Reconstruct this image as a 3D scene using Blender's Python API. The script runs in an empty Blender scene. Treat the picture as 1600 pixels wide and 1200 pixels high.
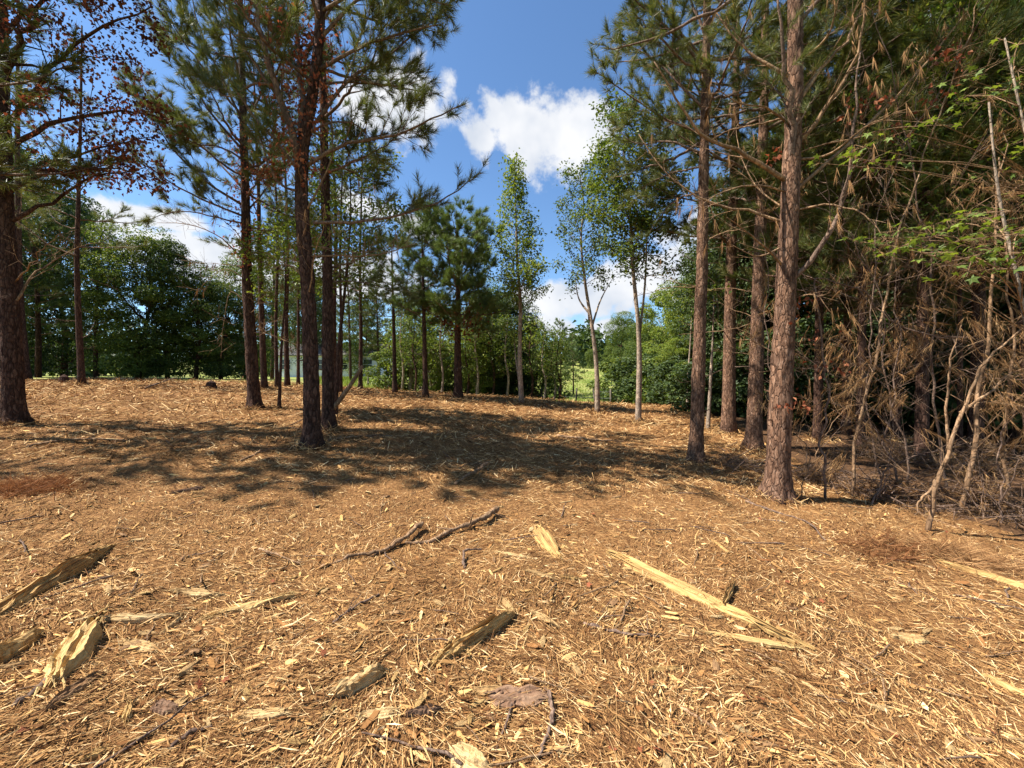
import bpy, math
import numpy as np
R = math.radians
SC = bpy.context.scene
COL = SC.collection

# ------------------------------------------------------------------ camera, sky, sun, exposure
F, HOR, EYE = 620.0, 590.0, 1.55          # focal length and horizon in pixels of the 1600 wide photograph, eye height in metres
cam_data = bpy.data.cameras.new('camera')
cam = bpy.data.objects.new('camera', cam_data); COL.objects.link(cam)
cam_data.sensor_width = 36.0
cam_data.lens = 36.0 * F / 1600.0
cam_data.shift_y = (HOR - 600.0) / 1600.0
cam_data.clip_start = 0.05; cam_data.clip_end = 3000
cam.location = (0, 0, EYE); cam.rotation_euler = (R(90), 0, 0)
SC.camera = cam

SUN_AZ, SUN_EL = R(-94), R(56)            # azimuth measured from +Y towards +X: the sun stands on the left
SC.view_settings.view_transform = 'Standard'
SC.view_settings.look = 'None'
SC.view_settings.gamma = 1.0
SC.view_settings.exposure = 1.38
SC.cycles.use_denoising = True
SC.cycles.max_bounces = 5
SC.cycles.diffuse_bounces = 2
SC.cycles.transmission_bounces = 3
SC.cycles.caustics_reflective = False
SC.cycles.caustics_refractive = False

sun_data = bpy.data.lights.new('sun', 'SUN')
sun_data.energy = 5.0; sun_data.angle = R(0.53); sun_data.color = (1.0, 0.95, 0.87)
sun = bpy.data.objects.new('sun', sun_data); COL.objects.link(sun)
sun.location = (-30, 5, 45)
sun.rotation_euler = (R(90) - SUN_EL, 0, -SUN_AZ + math.pi)
_d = np.array([math.sin(SUN_AZ) * math.cos(SUN_EL), math.cos(SUN_AZ) * math.cos(SUN_EL), math.sin(SUN_EL)])
from mathutils import Vector
sun.rotation_euler = Vector(tuple(_d)).to_track_quat('Z', 'Y').to_euler()

world = bpy.data.worlds.new('World'); SC.world = world; world.use_nodes = True


def build_world():
    nt = world.node_tree; N = nt.nodes; L = nt.links
    for n in list(N): N.remove(n)
    out = N.new('ShaderNodeOutputWorld')
    sky = N.new('ShaderNodeTexSky'); sky.sky_type = 'NISHITA'; sky.sun_disc = False
    sky.sun_elevation = SUN_EL; sky.sun_rotation = SUN_AZ; sky.altitude = 200
    sky.air_density = 1.0; sky.dust_density = 0.2; sky.ozone_density = 3.5
    bg = N.new('ShaderNodeBackground'); bg.inputs['Strength'].default_value = 0.079
    deep = N.new('ShaderNodeMix'); deep.data_type = 'RGBA'; deep.blend_type = 'MULTIPLY'; deep.inputs['Factor'].default_value = 1.0
    deep.inputs['B'].default_value = (.78, .92, 1.0, 1)      # clear, dry air: a deeper blue than the stock sky
    L.new(sky.outputs[0], deep.inputs['A']); L.new(deep.outputs['Result'], bg.inputs['Color'])
    tc = N.new('ShaderNodeTexCoord')

    def vm(op, a, b=None):
        n = N.new('ShaderNodeVectorMath'); n.operation = op
        for i, v in enumerate((a, b)):
            if v is None: continue
            if isinstance(v, (tuple, list)): n.inputs[i].default_value = v
            else: L.new(v, n.inputs[i])
        return n.outputs['Value'] if op in ('LENGTH', 'DOT_PRODUCT') else n.outputs['Vector']

    def m(op, a, b=None, c=None, clamp=False):
        n = N.new('ShaderNodeMath'); n.operation = op; n.use_clamp = clamp
        for i, v in enumerate((a, b, c)):
            if v is None: continue
            if isinstance(v, (int, float)): n.inputs[i].default_value = v
            else: L.new(v, n.inputs[i])
        return n.outputs[0]

    def noise(vec, scale, detail, rough=0.55):
        n = N.new('ShaderNodeTexNoise'); n.inputs['Scale'].default_value = scale
        n.inputs['Detail'].default_value = detail; n.inputs['Roughness'].default_value = rough
        L.new(vec, n.inputs['Vector']); return n
    d = tc.outputs['Generated']
    warp = noise(d, 5.0, 2)
    w = vm('SCALE', vm('SUBTRACT', warp.outputs['Color'], (.5, .5, .5))); w.node.inputs['Scale'].default_value = 0.16
    dw = vm('ADD', d, w)
    # cumulus: (px, py of the centre in the direction of view, half width, half height in radians-ish units)
    blobs = []
    for px, py, rx, rz in ((858, 208, .12, .085), (905, 225, .13, .085), (812, 200, .085, .08), (645, 145, .12, .075), (600, 178, .12, .075), (758, 222, .045, .075),
                           (915, 462, .15, .055), (855, 475, .10, .045), (1010, 445, .14, .05), (870, 508, .11, .024), (940, 512, .10, .022),
                           (640, 350, .10, .03), (560, 330, .09, .04), (330, 410, .20, .07), (225, 345, .16, .05),
                           (560, 440, .2, .05), (1180, 380, .25, .10), (1480, 160, .3, .16)):
        v = np.array([(px - 800) / F, 1.0, (HOR - py) / F]); n = np.linalg.norm(v)
        blobs.append((v / n, rx / n * 1.0, rz / n))
    rg = np.random.default_rng(5)
    for k in range(6):                      # the same fair-weather clouds go on all round the sky
        az = R(80 + k * 36 + rg.uniform(-8, 8)); el = R(rg.uniform(12, 48))
        blobs.append((np.array([math.sin(az) * math.cos(el), math.cos(az) * math.cos(el), math.sin(el)]), rg.uniform(.12, .25), rg.uniform(.06, .11)))
    field = None; low = None
    for c, rx, rz in blobs:
        e = vm('SUBTRACT', dw, tuple(c))
        e = vm('MULTIPLY', e, (1 / rx, 1 / rx, 1 / rz))
        f = m('SUBTRACT', 1.0, vm('LENGTH', e))
        field = f if field is None else m('SMOOTH_MAX', field, f, 0.25)
    n1 = noise(d, 15.0, 6, 0.6)
    tot = m('ADD', field, m('MULTIPLY', m('SUBTRACT', n1.outputs['Fac'], .5), 1.9))
    mask = N.new('ShaderNodeMapRange'); mask.interpolation_type = 'SMOOTHSTEP'
    mask.inputs['From Min'].default_value = -0.12; mask.inputs['From Max'].default_value = 0.34
    L.new(tot, mask.inputs['Value'])
    # thick middles are a touch greyer and bluer, edges white
    n3 = noise(vm('ADD', d, (.02, 0, .035)), 11.0, 3, 0.5)
    shade = N.new('ShaderNodeMapRange'); shade.inputs['From Min'].default_value = .35; shade.inputs['From Max'].default_value = .7
    L.new(n3.outputs['Fac'], shade.inputs['Value'])
    mixc = N.new('ShaderNodeMix'); mixc.data_type = 'RGBA'
    mixc.inputs['A'].default_value = (.98, .985, 1.0, 1); mixc.inputs['B'].default_value = (.66, .72, .82, 1)
    L.new(m('MULTIPLY', shade.outputs[0], .9), mixc.inputs['Factor'])
    bgc = N.new('ShaderNodeBackground'); bgc.inputs['Strength'].default_value = 0.40
    L.new(mixc.outputs['Result'], bgc.inputs['Color'])
    mix = N.new('ShaderNodeMixShader')
    L.new(m('MULTIPLY', mask.outputs[0], .97), mix.inputs[0]); L.new(bg.outputs[0], mix.inputs[1]); L.new(bgc.outputs[0], mix.inputs[2])
    L.new(mix.outputs[0], out.inputs['Surface'])


build_world()
world.cycles.sampling_method = 'MANUAL'; world.cycles.sample_map_resolution = 512

# ------------------------------------------------------------------ helpers
rng = np.random.default_rng(11)


def vnoise(x, y, seed=0, wrap=0):
    x = np.asarray(x, float); y = np.asarray(y, float)
    xi = np.floor(x).astype(np.int64); yi = np.floor(y).astype(np.int64)
    fx = x - xi; fy = y - yi
    fx = fx * fx * (3 - 2 * fx); fy = fy * fy * (3 - 2 * fy)

    def h(a, b):
        if wrap: a = a % wrap
        n = (a * 374761393 + b * 668265263 + seed * 1442695041) & 0xffffffff
        n = ((n ^ (n >> 13)) * 1274126177) & 0xffffffff
        return ((n ^ (n >> 16)) & 0xffff) / 65535.0
    a = h(xi, yi); b = h(xi + 1, yi); c = h(xi, yi + 1); d = h(xi + 1, yi + 1)
    return (a + (b - a) * fx) * (1 - fy) + (c + (d - c) * fx) * fy


def fbm(x, y, seed=0, o=4):
    s = 0; a = .5
    for k in range(o):
        s = s + a * vnoise(x, y, seed + k); x = x * 2.03 + 7.1; y = y * 2.03 + 3.7; a *= .5
    return s


def sstep(a, b, x):
    t = np.clip((x - a) / (b - a), 0, 1); return t * t * (3 - 2 * t)


def base_z(x, y):
    x = np.asarray(x, float); y = np.asarray(y, float)
    xs = np.where(x < -13, -13 + (x + 13) * .25, x); xs = np.maximum(xs, -17)
    xs = np.where(xs > 6, 6 + (xs - 6) * .25, xs); xs = np.minimum(xs, 9)
    ys = np.where(y > 15, 15 + 4 * (1 - np.exp(-(y - 15) / 4)), y); ys = np.maximum(ys, -4)
    z = -.06 * xs + .03 * ys
    z = z - .95 * sstep(19, 28, y) * sstep(-14, -3, x)
    z = z + 4.6 * sstep(30, 95, y) * sstep(-22, 4, x) + 10 * sstep(95, 260, y)
    return z


def mulch_z(x, y):
    return base_z(x, y) + .03 + .16 * (fbm(x * .55, y * .55, 3, 3) - .45) + .12 * (fbm(np.asarray(x) * 2.2, np.asarray(y) * 2.2, 9, 4) - .42)


def at(px, py, d):
    return np.array([(px - 800) / F * d, d, EYE + (HOR - py) / F * d])


def ground_at(px, py, fn=mulch_z):
    d = np.concatenate([np.arange(.6, 30, .01), np.arange(30, 120, .1)])
    x = (px - 800) / F * d; z = EYE + (HOR - py) / F * d
    i = np.argmax(z < fn(x, d))
    if i == 0: i = 1400
    return np.array([x[i], d[i], float(fn(x[i], d[i]))])


def unit(v):
    v = np.asarray(v, float); return v / np.maximum(np.linalg.norm(v, axis=-1, keepdims=True), 1e-9)


class MB:
    def __init__(s): s.v = []; s.f3 = []; s.f4 = []; s.n = 0

    def add(s, v, f3=None, f4=None):
        v = np.asarray(v, float).reshape(-1, 3)
        if f3 is not None and len(f3): s.f3.append(np.asarray(f3, np.int64).reshape(-1, 3) + s.n)
        if f4 is not None and len(f4): s.f4.append(np.asarray(f4, np.int64).reshape(-1, 4) + s.n)
        s.v.append(v); s.n += len(v)

    def mesh(s, name, mat, org=(0, 0, 0), smooth=False):
        me = bpy.data.meshes.new(name)
        if s.n:
            v = np.concatenate(s.v) - np.asarray(org, float)
            f3 = np.concatenate(s.f3) if s.f3 else np.zeros((0, 3), np.int64)
            f4 = np.concatenate(s.f4) if s.f4 else np.zeros((0, 4), np.int64)
            me.vertices.add(len(v)); me.vertices.foreach_set('co', v.astype(np.float32).ravel())
            me.loops.add(f3.size + f4.size)
            me.loops.foreach_set('vertex_index', np.concatenate([f3.ravel(), f4.ravel()]).astype(np.int32))
            me.polygons.add(len(f3) + len(f4))
            ls = np.concatenate([np.arange(len(f3)) * 3, f3.size + np.arange(len(f4)) * 4]).astype(np.int32)
            me.polygons.foreach_set('loop_start', ls)
            me.polygons.foreach_set('loop_total', np.concatenate([np.full(len(f3), 3), np.full(len(f4), 4)]).astype(np.int32))
            me.polygons.foreach_set('use_smooth', np.full(len(f3) + len(f4), smooth))
            me.update(calc_edges=True)
        me.materials.append(mat)
        return me

    def build(s, name, mat, parent=None, org=(0, 0, 0), smooth=False, kind=None):
        o = bpy.data.objects.new(name, s.mesh(name, mat, org, smooth)); COL.objects.link(o)
        if parent is not None: o.parent = parent
        if kind: o['kind'] = kind
        return o


def tag(o, label, cat, group=None, kind=None):
    if label: o['label'] = label
    if cat: o['category'] = cat
    if group: o['group'] = group
    if kind: o['kind'] = kind
    return o


def thing(name, label, cat, loc=(0, 0, 0), group=None):
    o = bpy.data.objects.new(name, None); COL.objects.link(o)
    o.location = [float(c) for c in loc]; o.empty_display_size = .2
    return tag(o, label, cat, group)


def copy_tree(o, parent=None):
    c = o.copy(); COL.objects.link(c); c.parent = parent
    for ch in o.children: copy_tree(ch, c)
    return c


def frames(P):
    P = np.asarray(P, float); T = unit(np.gradient(P, axis=0))
    a = np.array([1., 0, 0]) if abs(T[0][0]) < .8 else np.array([0, 1., 0])
    U = [unit(np.cross(T[0], a))]
    for t in T[1:]:
        u = U[-1] - t * np.dot(U[-1], t); U.append(unit(u))
    U = np.array(U); return T, U, np.cross(T, U)


def smooth_path(P, n):
    P = np.asarray(P, float); k = len(P)
    s = np.concatenate([[0], np.cumsum(np.linalg.norm(np.diff(P, axis=0), axis=1))]); s /= s[-1]
    t = np.linspace(0, 1, n)
    m = np.gradient(P, s, axis=0)
    i = np.clip(np.searchsorted(s, t, 'right') - 1, 0, k - 2)
    h = (s[i + 1] - s[i])[:, None]; u = ((t - s[i])[:, None]) / h
    return ((2 * u**3 - 3 * u**2 + 1) * P[i] + (u**3 - 2 * u**2 + u) * h * m[i] + (-2 * u**3 + 3 * u**2) * P[i + 1] + (u**3 - u**2) * h * m[i + 1])


def tube(mb, P, r, k=8, cap=True, bark=0, seed=0, roots=0):
    P = np.asarray(P, float); n = len(P); r = np.broadcast_to(np.asarray(r, float), (n,))
    T, U, V = frames(P)
    th = np.arange(k) / k * 2 * np.pi
    rr = r[:, None] * np.ones(k)[None]
    if bark:
        h = np.concatenate([[0], np.cumsum(np.linalg.norm(np.diff(P, axis=0), axis=1))])[:, None] * np.ones(k)[None]
        nb = max(6, int(2 * np.pi * r.max() / .055))
        a = (th / (2 * np.pi) * nb)[None] * np.ones(n)[:, None]
        wv = vnoise(a, h / .35, seed + 5, nb) * 1.2
        n1 = vnoise(a + 0 * wv, h / .13 + wv, seed, nb); n2 = vnoise(a * 2, h / .055, seed + 2, nb * 2)
        rid = 1 - np.abs(2 * n1 - 1) ** .8
        rr = rr + bark * (.7 * (.5 - rid) + .45 * (n2 - .5) + .5 * (vnoise(a / 3, h / .5, seed + 9, max(2, nb // 3)) - .5))
    if roots:
        hh = (P[:, 2] - P[0, 2] - .25)[:, None]; rr = rr * (1 + roots * np.exp(-np.maximum(hh, 0) / .13) * (1.0 + np.sin(th[None] * 4 + seed) * .55 + .45 * np.sin(th[None] * 7 + 2 * seed)))
    X = P[:, None] + (np.cos(th)[None, :, None] * U[:, None] + np.sin(th)[None, :, None] * V[:, None]) * rr[:, :, None]
    i = np.arange(n - 1)[:, None] * k; j = np.arange(k)[None]; j2 = (j + 1) % k
    f4 = np.stack([i + j, i + j2, i + k + j2, i + k + j], -1).reshape(-1, 4)
    v = X.reshape(-1, 3); f3 = []
    if cap:
        v = np.concatenate([v, P[-1:] + T[-1:] * r[-1] * .8, P[:1] - T[:1] * r[0] * .2])
        b = (n - 1) * k
        f3 = [[b + q, b + (q + 1) % k, n * k] for q in range(k)] + [[(q + 1) % k, q, n * k + 1] for q in range(k)]
    mb.add(v, f3, f4)


def segs_mesh(mb, S, k=3):
    """S: rows of p0(3) p1(3) r0 r1: thin twigs, all at once."""
    if not len(S): return
    S = np.asarray(S, float).reshape(-1, 8)
    p0, p1, r0, r1 = S[:, :3], S[:, 3:6], S[:, 6], S[:, 7]
    t = unit(p1 - p0); a = np.where(np.abs(t[:, :1]) < .8, np.array([[1., 0, 0]]), np.array([[0, 1., 0]]))
    u = unit(np.cross(t, a)); w = np.cross(t, u); n = len(S)
    th = np.arange(k) / k * 2 * np.pi
    ring = np.cos(th)[None, :, None] * u[:, None] + np.sin(th)[None, :, None] * w[:, None]
    A = p0[:, None] + ring * r0[:, None, None]; B = (p1 + t * r1[:, None])[:, None] + ring * r1[:, None, None]
    v = np.concatenate([A, B], 1)
    o = (np.arange(n) * 2 * k)[:, None, None]
    j = np.arange(k); f = np.stack([j, (j + 1) % k, k + (j + 1) % k, k + j], -1)[None] + o
    mb.add(v.reshape(-1, 3), None, f.reshape(-1, 4))


def needles_mesh(mb, P, D, m, length, width, rg, spread=(20, 65), along=.16, droop=.0):
    """bursts of needles on shoots at P pointing along D"""
    P = np.asarray(P, float).reshape(-1, 3); D = unit(np.asarray(D, float).reshape(-1, 3)); n = len(P)
    if n == 0: return
    N = n * m
    p = np.repeat(P, m, 0); d = np.repeat(D, m, 0)
    t = rg.random(N) ** .8
    q = rg.normal(size=(N, 3)); perp = unit(q - d * np.sum(q * d, 1, keepdims=True))
    a = np.radians(rg.uniform(spread[0], spread[1], N))[:, None]
    a = a * (1.1 - .55 * (1 - t[:, None]))
    nd = unit(d * np.cos(a) + perp * np.sin(a) + np.array([0, 0, -droop]))
    b = p - d * (t * along)[:, None]
    ln = (length * rg.uniform(.6, 1.1, N))[:, None]
    q = rg.normal(size=(N, 3)); s = unit(np.cross(nd, q)) * (width * .5)
    tip = b + nd * ln + np.array([0, 0, -1]) * ln * droop * .3
    v = np.stack([b - s, b + s, tip], 1).reshape(-1, 3)
    mb.add(v, np.arange(N * 3).reshape(-1, 3))


def leaves_mesh(mb, P, size, rg, up=.6, droop=.3, var=.4, aspect=.62, out=None):
    """folded diamond leaves"""
    P = np.asarray(P, float).reshape(-1, 3); n = len(P)
    if n == 0: return
    nrm = rg.normal(size=(n, 3)); nrm[:, 2] = np.abs(nrm[:, 2]) + up
    if out is not None: nrm = nrm + out * .9
    nrm = unit(nrm)
    q = rg.normal(size=(n, 3)); q[:, 2] -= droop
    ax = unit(q - nrm * np.sum(q * nrm, 1, keepdims=True)); sd = np.cross(nrm, ax)
    L = (size * rg.uniform(1 - var, 1 + var, n))[:, None]; W = L * aspect * .5
    fold = nrm * W * .35
    v = np.stack([P, P + ax * L * .45 + sd * W + fold, P + ax * L - nrm * L * .12, P + ax * L * .45 - sd * W + fold], 1).reshape(-1, 3)
    i = np.arange(n)[:, None] * 4
    mb.add(v, np.concatenate([i + np.array([0, 1, 2]), i + np.array([0, 2, 3])], 1).reshape(-1, 3))


# ------------------------------------------------------------------ materials
MATS = {}


def lin(h):
    c = [int(h[i:i + 2], 16) / 255 for i in (0, 2, 4)]
    return tuple(x / 12.92 if x <= .04045 else ((x + .055) / 1.055) ** 2.4 for x in c) + (1,)


class NT:
    def __init__(s, name):
        s.m = bpy.data.materials.new(name); s.m.use_nodes = True
        s.nt = s.m.node_tree; s.N = s.nt.nodes; s.L = s.nt.links
        s.p = s.N['Principled BSDF']; s.out = s.N['Material Output']; MATS[name] = s.m

    def n(s, t, **kw):
        x = s.N.new(t)
        for k, v in kw.items():
            if k in x.inputs:
                if hasattr(v, 'is_linked'): s.L.new(v, x.inputs[k])
                else: x.inputs[k].default_value = v
            else: setattr(x, k, v)
        return x

    def ramp(s, fac, stops, interp='LINEAR'):
        r = s.N.new('ShaderNodeValToRGB'); r.color_ramp.interpolation = interp
        e = r.color_ramp.elements
        while len(e) < len(stops): e.new(1.0)
        for x, (p, c) in zip(e, stops): x.position = p; x.color = c if len(c) == 4 else tuple(c) + (1,)
        s.L.new(fac, r.inputs[0]); return r.outputs[0]

    def coord(s, scale=(1, 1, 1), which='Object'):
        tc = s.n('ShaderNodeTexCoord'); mp = s.n('ShaderNodeMapping'); mp.inputs['Scale'].default_value = scale
        s.L.new(tc.outputs[which], mp.inputs['Vector']); return mp.outputs[0]

    def noise(s, vec, scale, detail=4, rough=.55):
        return s.n('ShaderNodeTexNoise', Vector=vec, Scale=scale, Detail=detail, Roughness=rough).outputs['Fac']

    def mixc(s, fac, a, b, mode='MIX'):
        x = s.N.new('ShaderNodeMix'); x.data_type = 'RGBA'; x.blend_type = mode
        for k, v in (('Factor', fac), ('A', a), ('B', b)):
            if hasattr(v, 'is_linked'): s.L.new(v, x.inputs[k])
            else: x.inputs[k].default_value = v
        return x.outputs['Result']

    def bump(s, h, strength, dist):
        b = s.n('ShaderNodeBump', Strength=strength, Distance=dist); s.L.new(h, b.inputs['Height'])
        s.L.new(b.outputs[0], s.p.inputs['Normal'])

    def set(s, color, rough=.85, spec=.2):
        if hasattr(color, 'is_linked'): s.L.new(color, s.p.inputs['Base Color'])
        else: s.p.inputs['Base Color'].default_value = color
        s.p.inputs['Roughness'].default_value = rough; s.p.inputs['Specular IOR Level'].default_value = spec
        return s.m

    def island(s): return s.n('ShaderNodeNewGeometry').outputs['Random Per Island']


def mat_bark(name, dark, mid, light, vs=(13, 13, 4.2), bump=.9):
    """flaky plates: warped cells with soft cracks, each plate its own tone, fine grain over all"""
    t = NT(name); c0 = t.coord(vs)
    wn = t.n('ShaderNodeTexNoise', Vector=c0, Scale=1.1, Detail=3.0)
    wv = t.n('ShaderNodeVectorMath', operation='MULTIPLY_ADD'); t.L.new(wn.outputs['Color'], wv.inputs[0]); wv.inputs[1].default_value = (1.3, 1.3, 1.3); t.L.new(c0, wv.inputs[2])
    c = wv.outputs[0]
    vo = t.n('ShaderNodeTexVoronoi', Vector=c, Scale=1.5, feature='DISTANCE_TO_EDGE').outputs['Distance']
    cell = t.n('ShaderNodeTexVoronoi', Vector=c, Scale=1.5, feature='F1').outputs['Color']
    c2 = t.coord((1, 1, .3))
    n1 = t.noise(c2, 30, 6, .7); n2 = t.noise(t.coord(), 2.3, 3)
    crack = t.n('ShaderNodeMapRange', **{'Value': vo, 'From Min': 0.0, 'From Max': .13, 'To Min': .35}).outputs[0]
    col = t.ramp(n1, [(.28, dark), (.5, mid), (.72, light)])
    bw = t.n('ShaderNodeRGBToBW'); t.L.new(cell, bw.inputs[0])
    col = t.mixc(1.0, col, t.ramp(bw.outputs[0], [(.2, (.74, .72, .72)), (.8, (1.22, 1.16, 1.1))]), 'MULTIPLY')
    col = t.mixc(crack, dark, col)
    rnd = t.ramp(n2, [(.3, (.72, .70, .70)), (.7, (1.12, 1.08, 1.05))])
    col = t.mixc(1.0, col, rnd, 'MULTIPLY')
    h = t.n('ShaderNodeMath', operation='ADD'); t.L.new(crack, h.inputs[0]); t.L.new(n1, h.inputs[1])
    t.bump(h.outputs[0], bump, .02)
    return t.set(col, .95, .1)


def mat_leaf(name, stops, trans=.32, tint=(1.25, 1.2, .55), rough=.55, spec=.25):
    t = NT(name)
    col = t.ramp(t.island(), stops)
    oi = t.n('ShaderNodeObjectInfo')
    v = t.ramp(oi.outputs['Random'], [(0, (.85, .88, .85)), (1, (1.12, 1.08, 1.0))])
    col = t.mixc(1.0, col, v, 'MULTIPLY')
    t.set(col, rough, spec)
    tr = t.n('ShaderNodeBsdfTranslucent')
    t.L.new(t.mixc(1.0, col, tint + (1,), 'MULTIPLY'), tr.inputs['Color'])
    mx = t.n('ShaderNodeMixShader'); mx.inputs[0].default_value = trans
    t.L.new(t.p.outputs[0], mx.inputs[1]); t.L.new(tr.outputs[0], mx.inputs[2]); t.L.new(mx.outputs[0], t.out.inputs['Surface'])
    return t.m


def mat_wood(name, stops, streak=(2.2, 42, 42), bump=.6, coord='Object'):
    t = NT(name); c = t.coord(streak, coord)
    n1 = t.noise(c, 1.6, 5, .65); n2 = t.noise(t.coord((1, 1, 1), coord), 5, 3)
    oi = t.n('ShaderNodeObjectInfo').outputs['Random']
    f = t.n('ShaderNodeMath', operation='ADD'); t.L.new(n1, f.inputs[0])
    g = t.n('ShaderNodeMath', operation='MULTIPLY_ADD'); t.L.new(oi, g.inputs[0]); g.inputs[1].default_value = .25; g.inputs[2].default_value = -.125
    t.L.new(g.outputs[0], f.inputs[1])
    col = t.ramp(f.outputs[0], stops)
    col = t.mixc(1.0, col, t.ramp(n2, [(.3, (.75, .72, .68)), (.65, (1.1, 1.08, 1.0))]), 'MULTIPLY')
    t.bump(n1, bump, .01)
    return t.set(col, .8, .2)


def mat_island(name, stops, rough=.85):
    t = NT(name); isl = t.island()
    col = t.ramp(isl, stops)
    n = t.noise(t.coord((1, 1, 1)), 1.7, 6, .65)
    col = t.mixc(1.0, col, t.ramp(n, [(.32, (.62, .55, .50)), (.5, (1.0, .97, .94)), (.68, (1.22, 1.22, 1.2))]), 'MULTIPLY')
    return t.set(col, rough, .05)


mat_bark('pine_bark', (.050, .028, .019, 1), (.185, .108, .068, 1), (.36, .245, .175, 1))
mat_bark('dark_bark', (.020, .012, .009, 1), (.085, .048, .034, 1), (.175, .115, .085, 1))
mat_bark('pale_bark', (.15, .115, .085, 1), (.34, .275, .21, 1), (.50, .43, .34, 1), (8, 8, 5), .5)
mat_bark('twig_bark', (.07, .045, .033, 1), (.17, .12, .09, 1), (.30, .225, .17, 1), (10, 10, 6), .4)
mat_bark('dry_twig', (.11, .068, .038, 1), (.27, .175, .10, 1), (.44, .32, .205, 1), (10, 10, 6), .4)
mat_leaf('needle_green', [(0, (.058, .078, .024)), (.45, (.100, .122, .036)), (.85, (.155, .165, .054)), (1, (.24, .17, .066))], .30, (1.15, 1.15, .55), .5)
mat_leaf('needle_bright', [(0, (.070, .11, .034)), (.5, (.12, .17, .052)), (1, (.19, .215, .07))], .28, (1.1, 1.15, .6), .5)
mat_leaf('needle_dead', [(0, (.13, .064, .028)), (.5, (.28, .150, .066)), (1, (.46, .285, .14))], .18, (1.1, 1.0, .8), .8, .1)
mat_leaf('needle_rust', [(0, (.13, .05, .022)), (.5, (.25, .105, .042)), (1, (.34, .17, .075))], .2, (1.1, 1.0, .8), .8, .1)
mat_leaf('leaf_green', [(0, (.050, .082, .017)), (.5, (.095, .140, .028)), (.85, (.145, .19, .040)), (1, (.22, .23, .055))], .38)
mat_leaf('leaf_bright', [(0, (.095, .145, .024)), (.5, (.155, .215, .036)), (1, (.27, .29, .058))], .42)
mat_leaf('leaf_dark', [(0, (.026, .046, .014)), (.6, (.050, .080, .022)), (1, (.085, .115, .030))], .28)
mat_leaf('leaf_red', [(0, (.060, .020, .012)), (.5, (.115, .042, .022)), (.85, (.19, .072, .034)), (1, (.29, .13, .062))], .3, (1.3, .75, .6), .7, .1)
mat_leaf('leaf_rust', [(0, (.13, .038, .020)), (.5, (.24, .075, .036)), (1, (.38, .16, .085))], .28, (1.3, .85, .7), .7, .1)
mat_leaf('grass_blade', [(0, (.11, .17, .03)), (.6, (.18, .25, .045)), (1, (.30, .30, .08))], .35)
mat_wood('wood_yellow', [(.25, (.13, .065, .026)), (.43, (.40, .245, .090)), (.72, (.64, .45, .20))], (1.4, 55, 55), 1.0)
mat_wood('wood_pale', [(.25, (.24, .135, .055)), (.45, (.43, .28, .125)), (.75, (.62, .455, .24))], (1.6, 60, 60), .9)
mat_wood('wood_brown', [(.2, (.09, .045, .022)), (.5, (.24, .135, .065)), (.8, (.42, .27, .13))])
mat_wood('bark_slab', [(.25, (.05, .026, .015)), (.5, (.17, .095, .058)), (.8, (.30, .19, .12))], (7, 26, 26), 1.0)
mat_island('mulch_fibre', [(0, (.065, .029, .013)), (.27, (.170, .084, .034)), (.57, (.33, .182, .072)), (.83, (.48, .295, .122)), (1, (.70, .52, .28))])
mat_island('mulch_chip', [(0, (.13, .056, .022)), (.35, (.28, .138, .050)), (.7, (.48, .28, .105)), (.92, (.58, .37, .145)), (1, (.66, .47, .24))])


def mat_ground():
    t = NT('mulch'); c = t.coord()
    n1 = t.noise(c, 38, 6, .7); n2 = t.noise(c, 1.2, 4); n3 = t.noise(c, 130, 3, .7)
    f = t.n('ShaderNodeMath', operation='MULTIPLY_ADD'); t.L.new(n3, f.inputs[0]); f.inputs[1].default_value = .5
    g = t.n('ShaderNodeMath', operation='MULTIPLY'); t.L.new(n1, g.inputs[0]); g.inputs[1].default_value = .5; t.L.new(g.outputs[0], f.inputs[2])
    col = t.ramp(f.outputs[0], [(.32, (.035, .016, .008)), (.45, (.15, .072, .030)), (.56, (.34, .185, .070)), (.7, (.58, .37, .16))])
    col = t.mixc(1.0, col, t.ramp(n2, [(.3, (.75, .70, .66)), (.68, (1.15, 1.12, 1.08))]), 'MULTIPLY')
    t.bump(f.outputs[0], 1.0, .03); t.set(col, .95, .1)
    t = NT('grass_soil'); c = t.coord()
    n1 = t.noise(c, .35, 5, .6); n2 = t.noise(c, 9, 4, .7)
    col = t.ramp(n2, [(.3, (.075, .10, .022)), (.5, (.15, .20, .038)), (.7, (.24, .27, .06))])
    col = t.mixc(t.ramp(n1, [(.42, (0, 0, 0)), (.62, (1, 1, 1))]), col, (.27, .25, .085, 1))
    t.bump(n2, .8, .1); t.set(col, .9, .1)
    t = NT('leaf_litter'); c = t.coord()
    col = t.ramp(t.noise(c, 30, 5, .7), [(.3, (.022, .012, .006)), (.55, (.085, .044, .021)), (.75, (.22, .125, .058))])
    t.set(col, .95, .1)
    t = NT('white_siding'); c = t.coord((1, 1, 1))
    t.set(t.ramp(t.noise(c, 3, 4), [(.3, (.66, .67, .68)), (.7, (.78, .78, .78))]), .6, .3)
    t = NT('roof_shingle'); t.set(t.ramp(t.noise(t.coord(), 14, 4), [(.3, (.07, .065, .06)), (.7, (.14, .13, .12))]), .9, .1)
    t = NT('window_glass'); t.set((.03, .035, .04, 1), .08, .5)
    t = NT('fence_wood'); t.set(t.ramp(t.noise(t.coord((6, 6, 1)), 6, 4), [(.3, (.10, .08, .06)), (.7, (.24, .20, .16))]), .9, .1)
    t = NT('wire'); t.set((.25, .25, .25, 1), .5, .5); t.p.inputs['Metallic'].default_value = .6


mat_ground()
M = MATS

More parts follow.
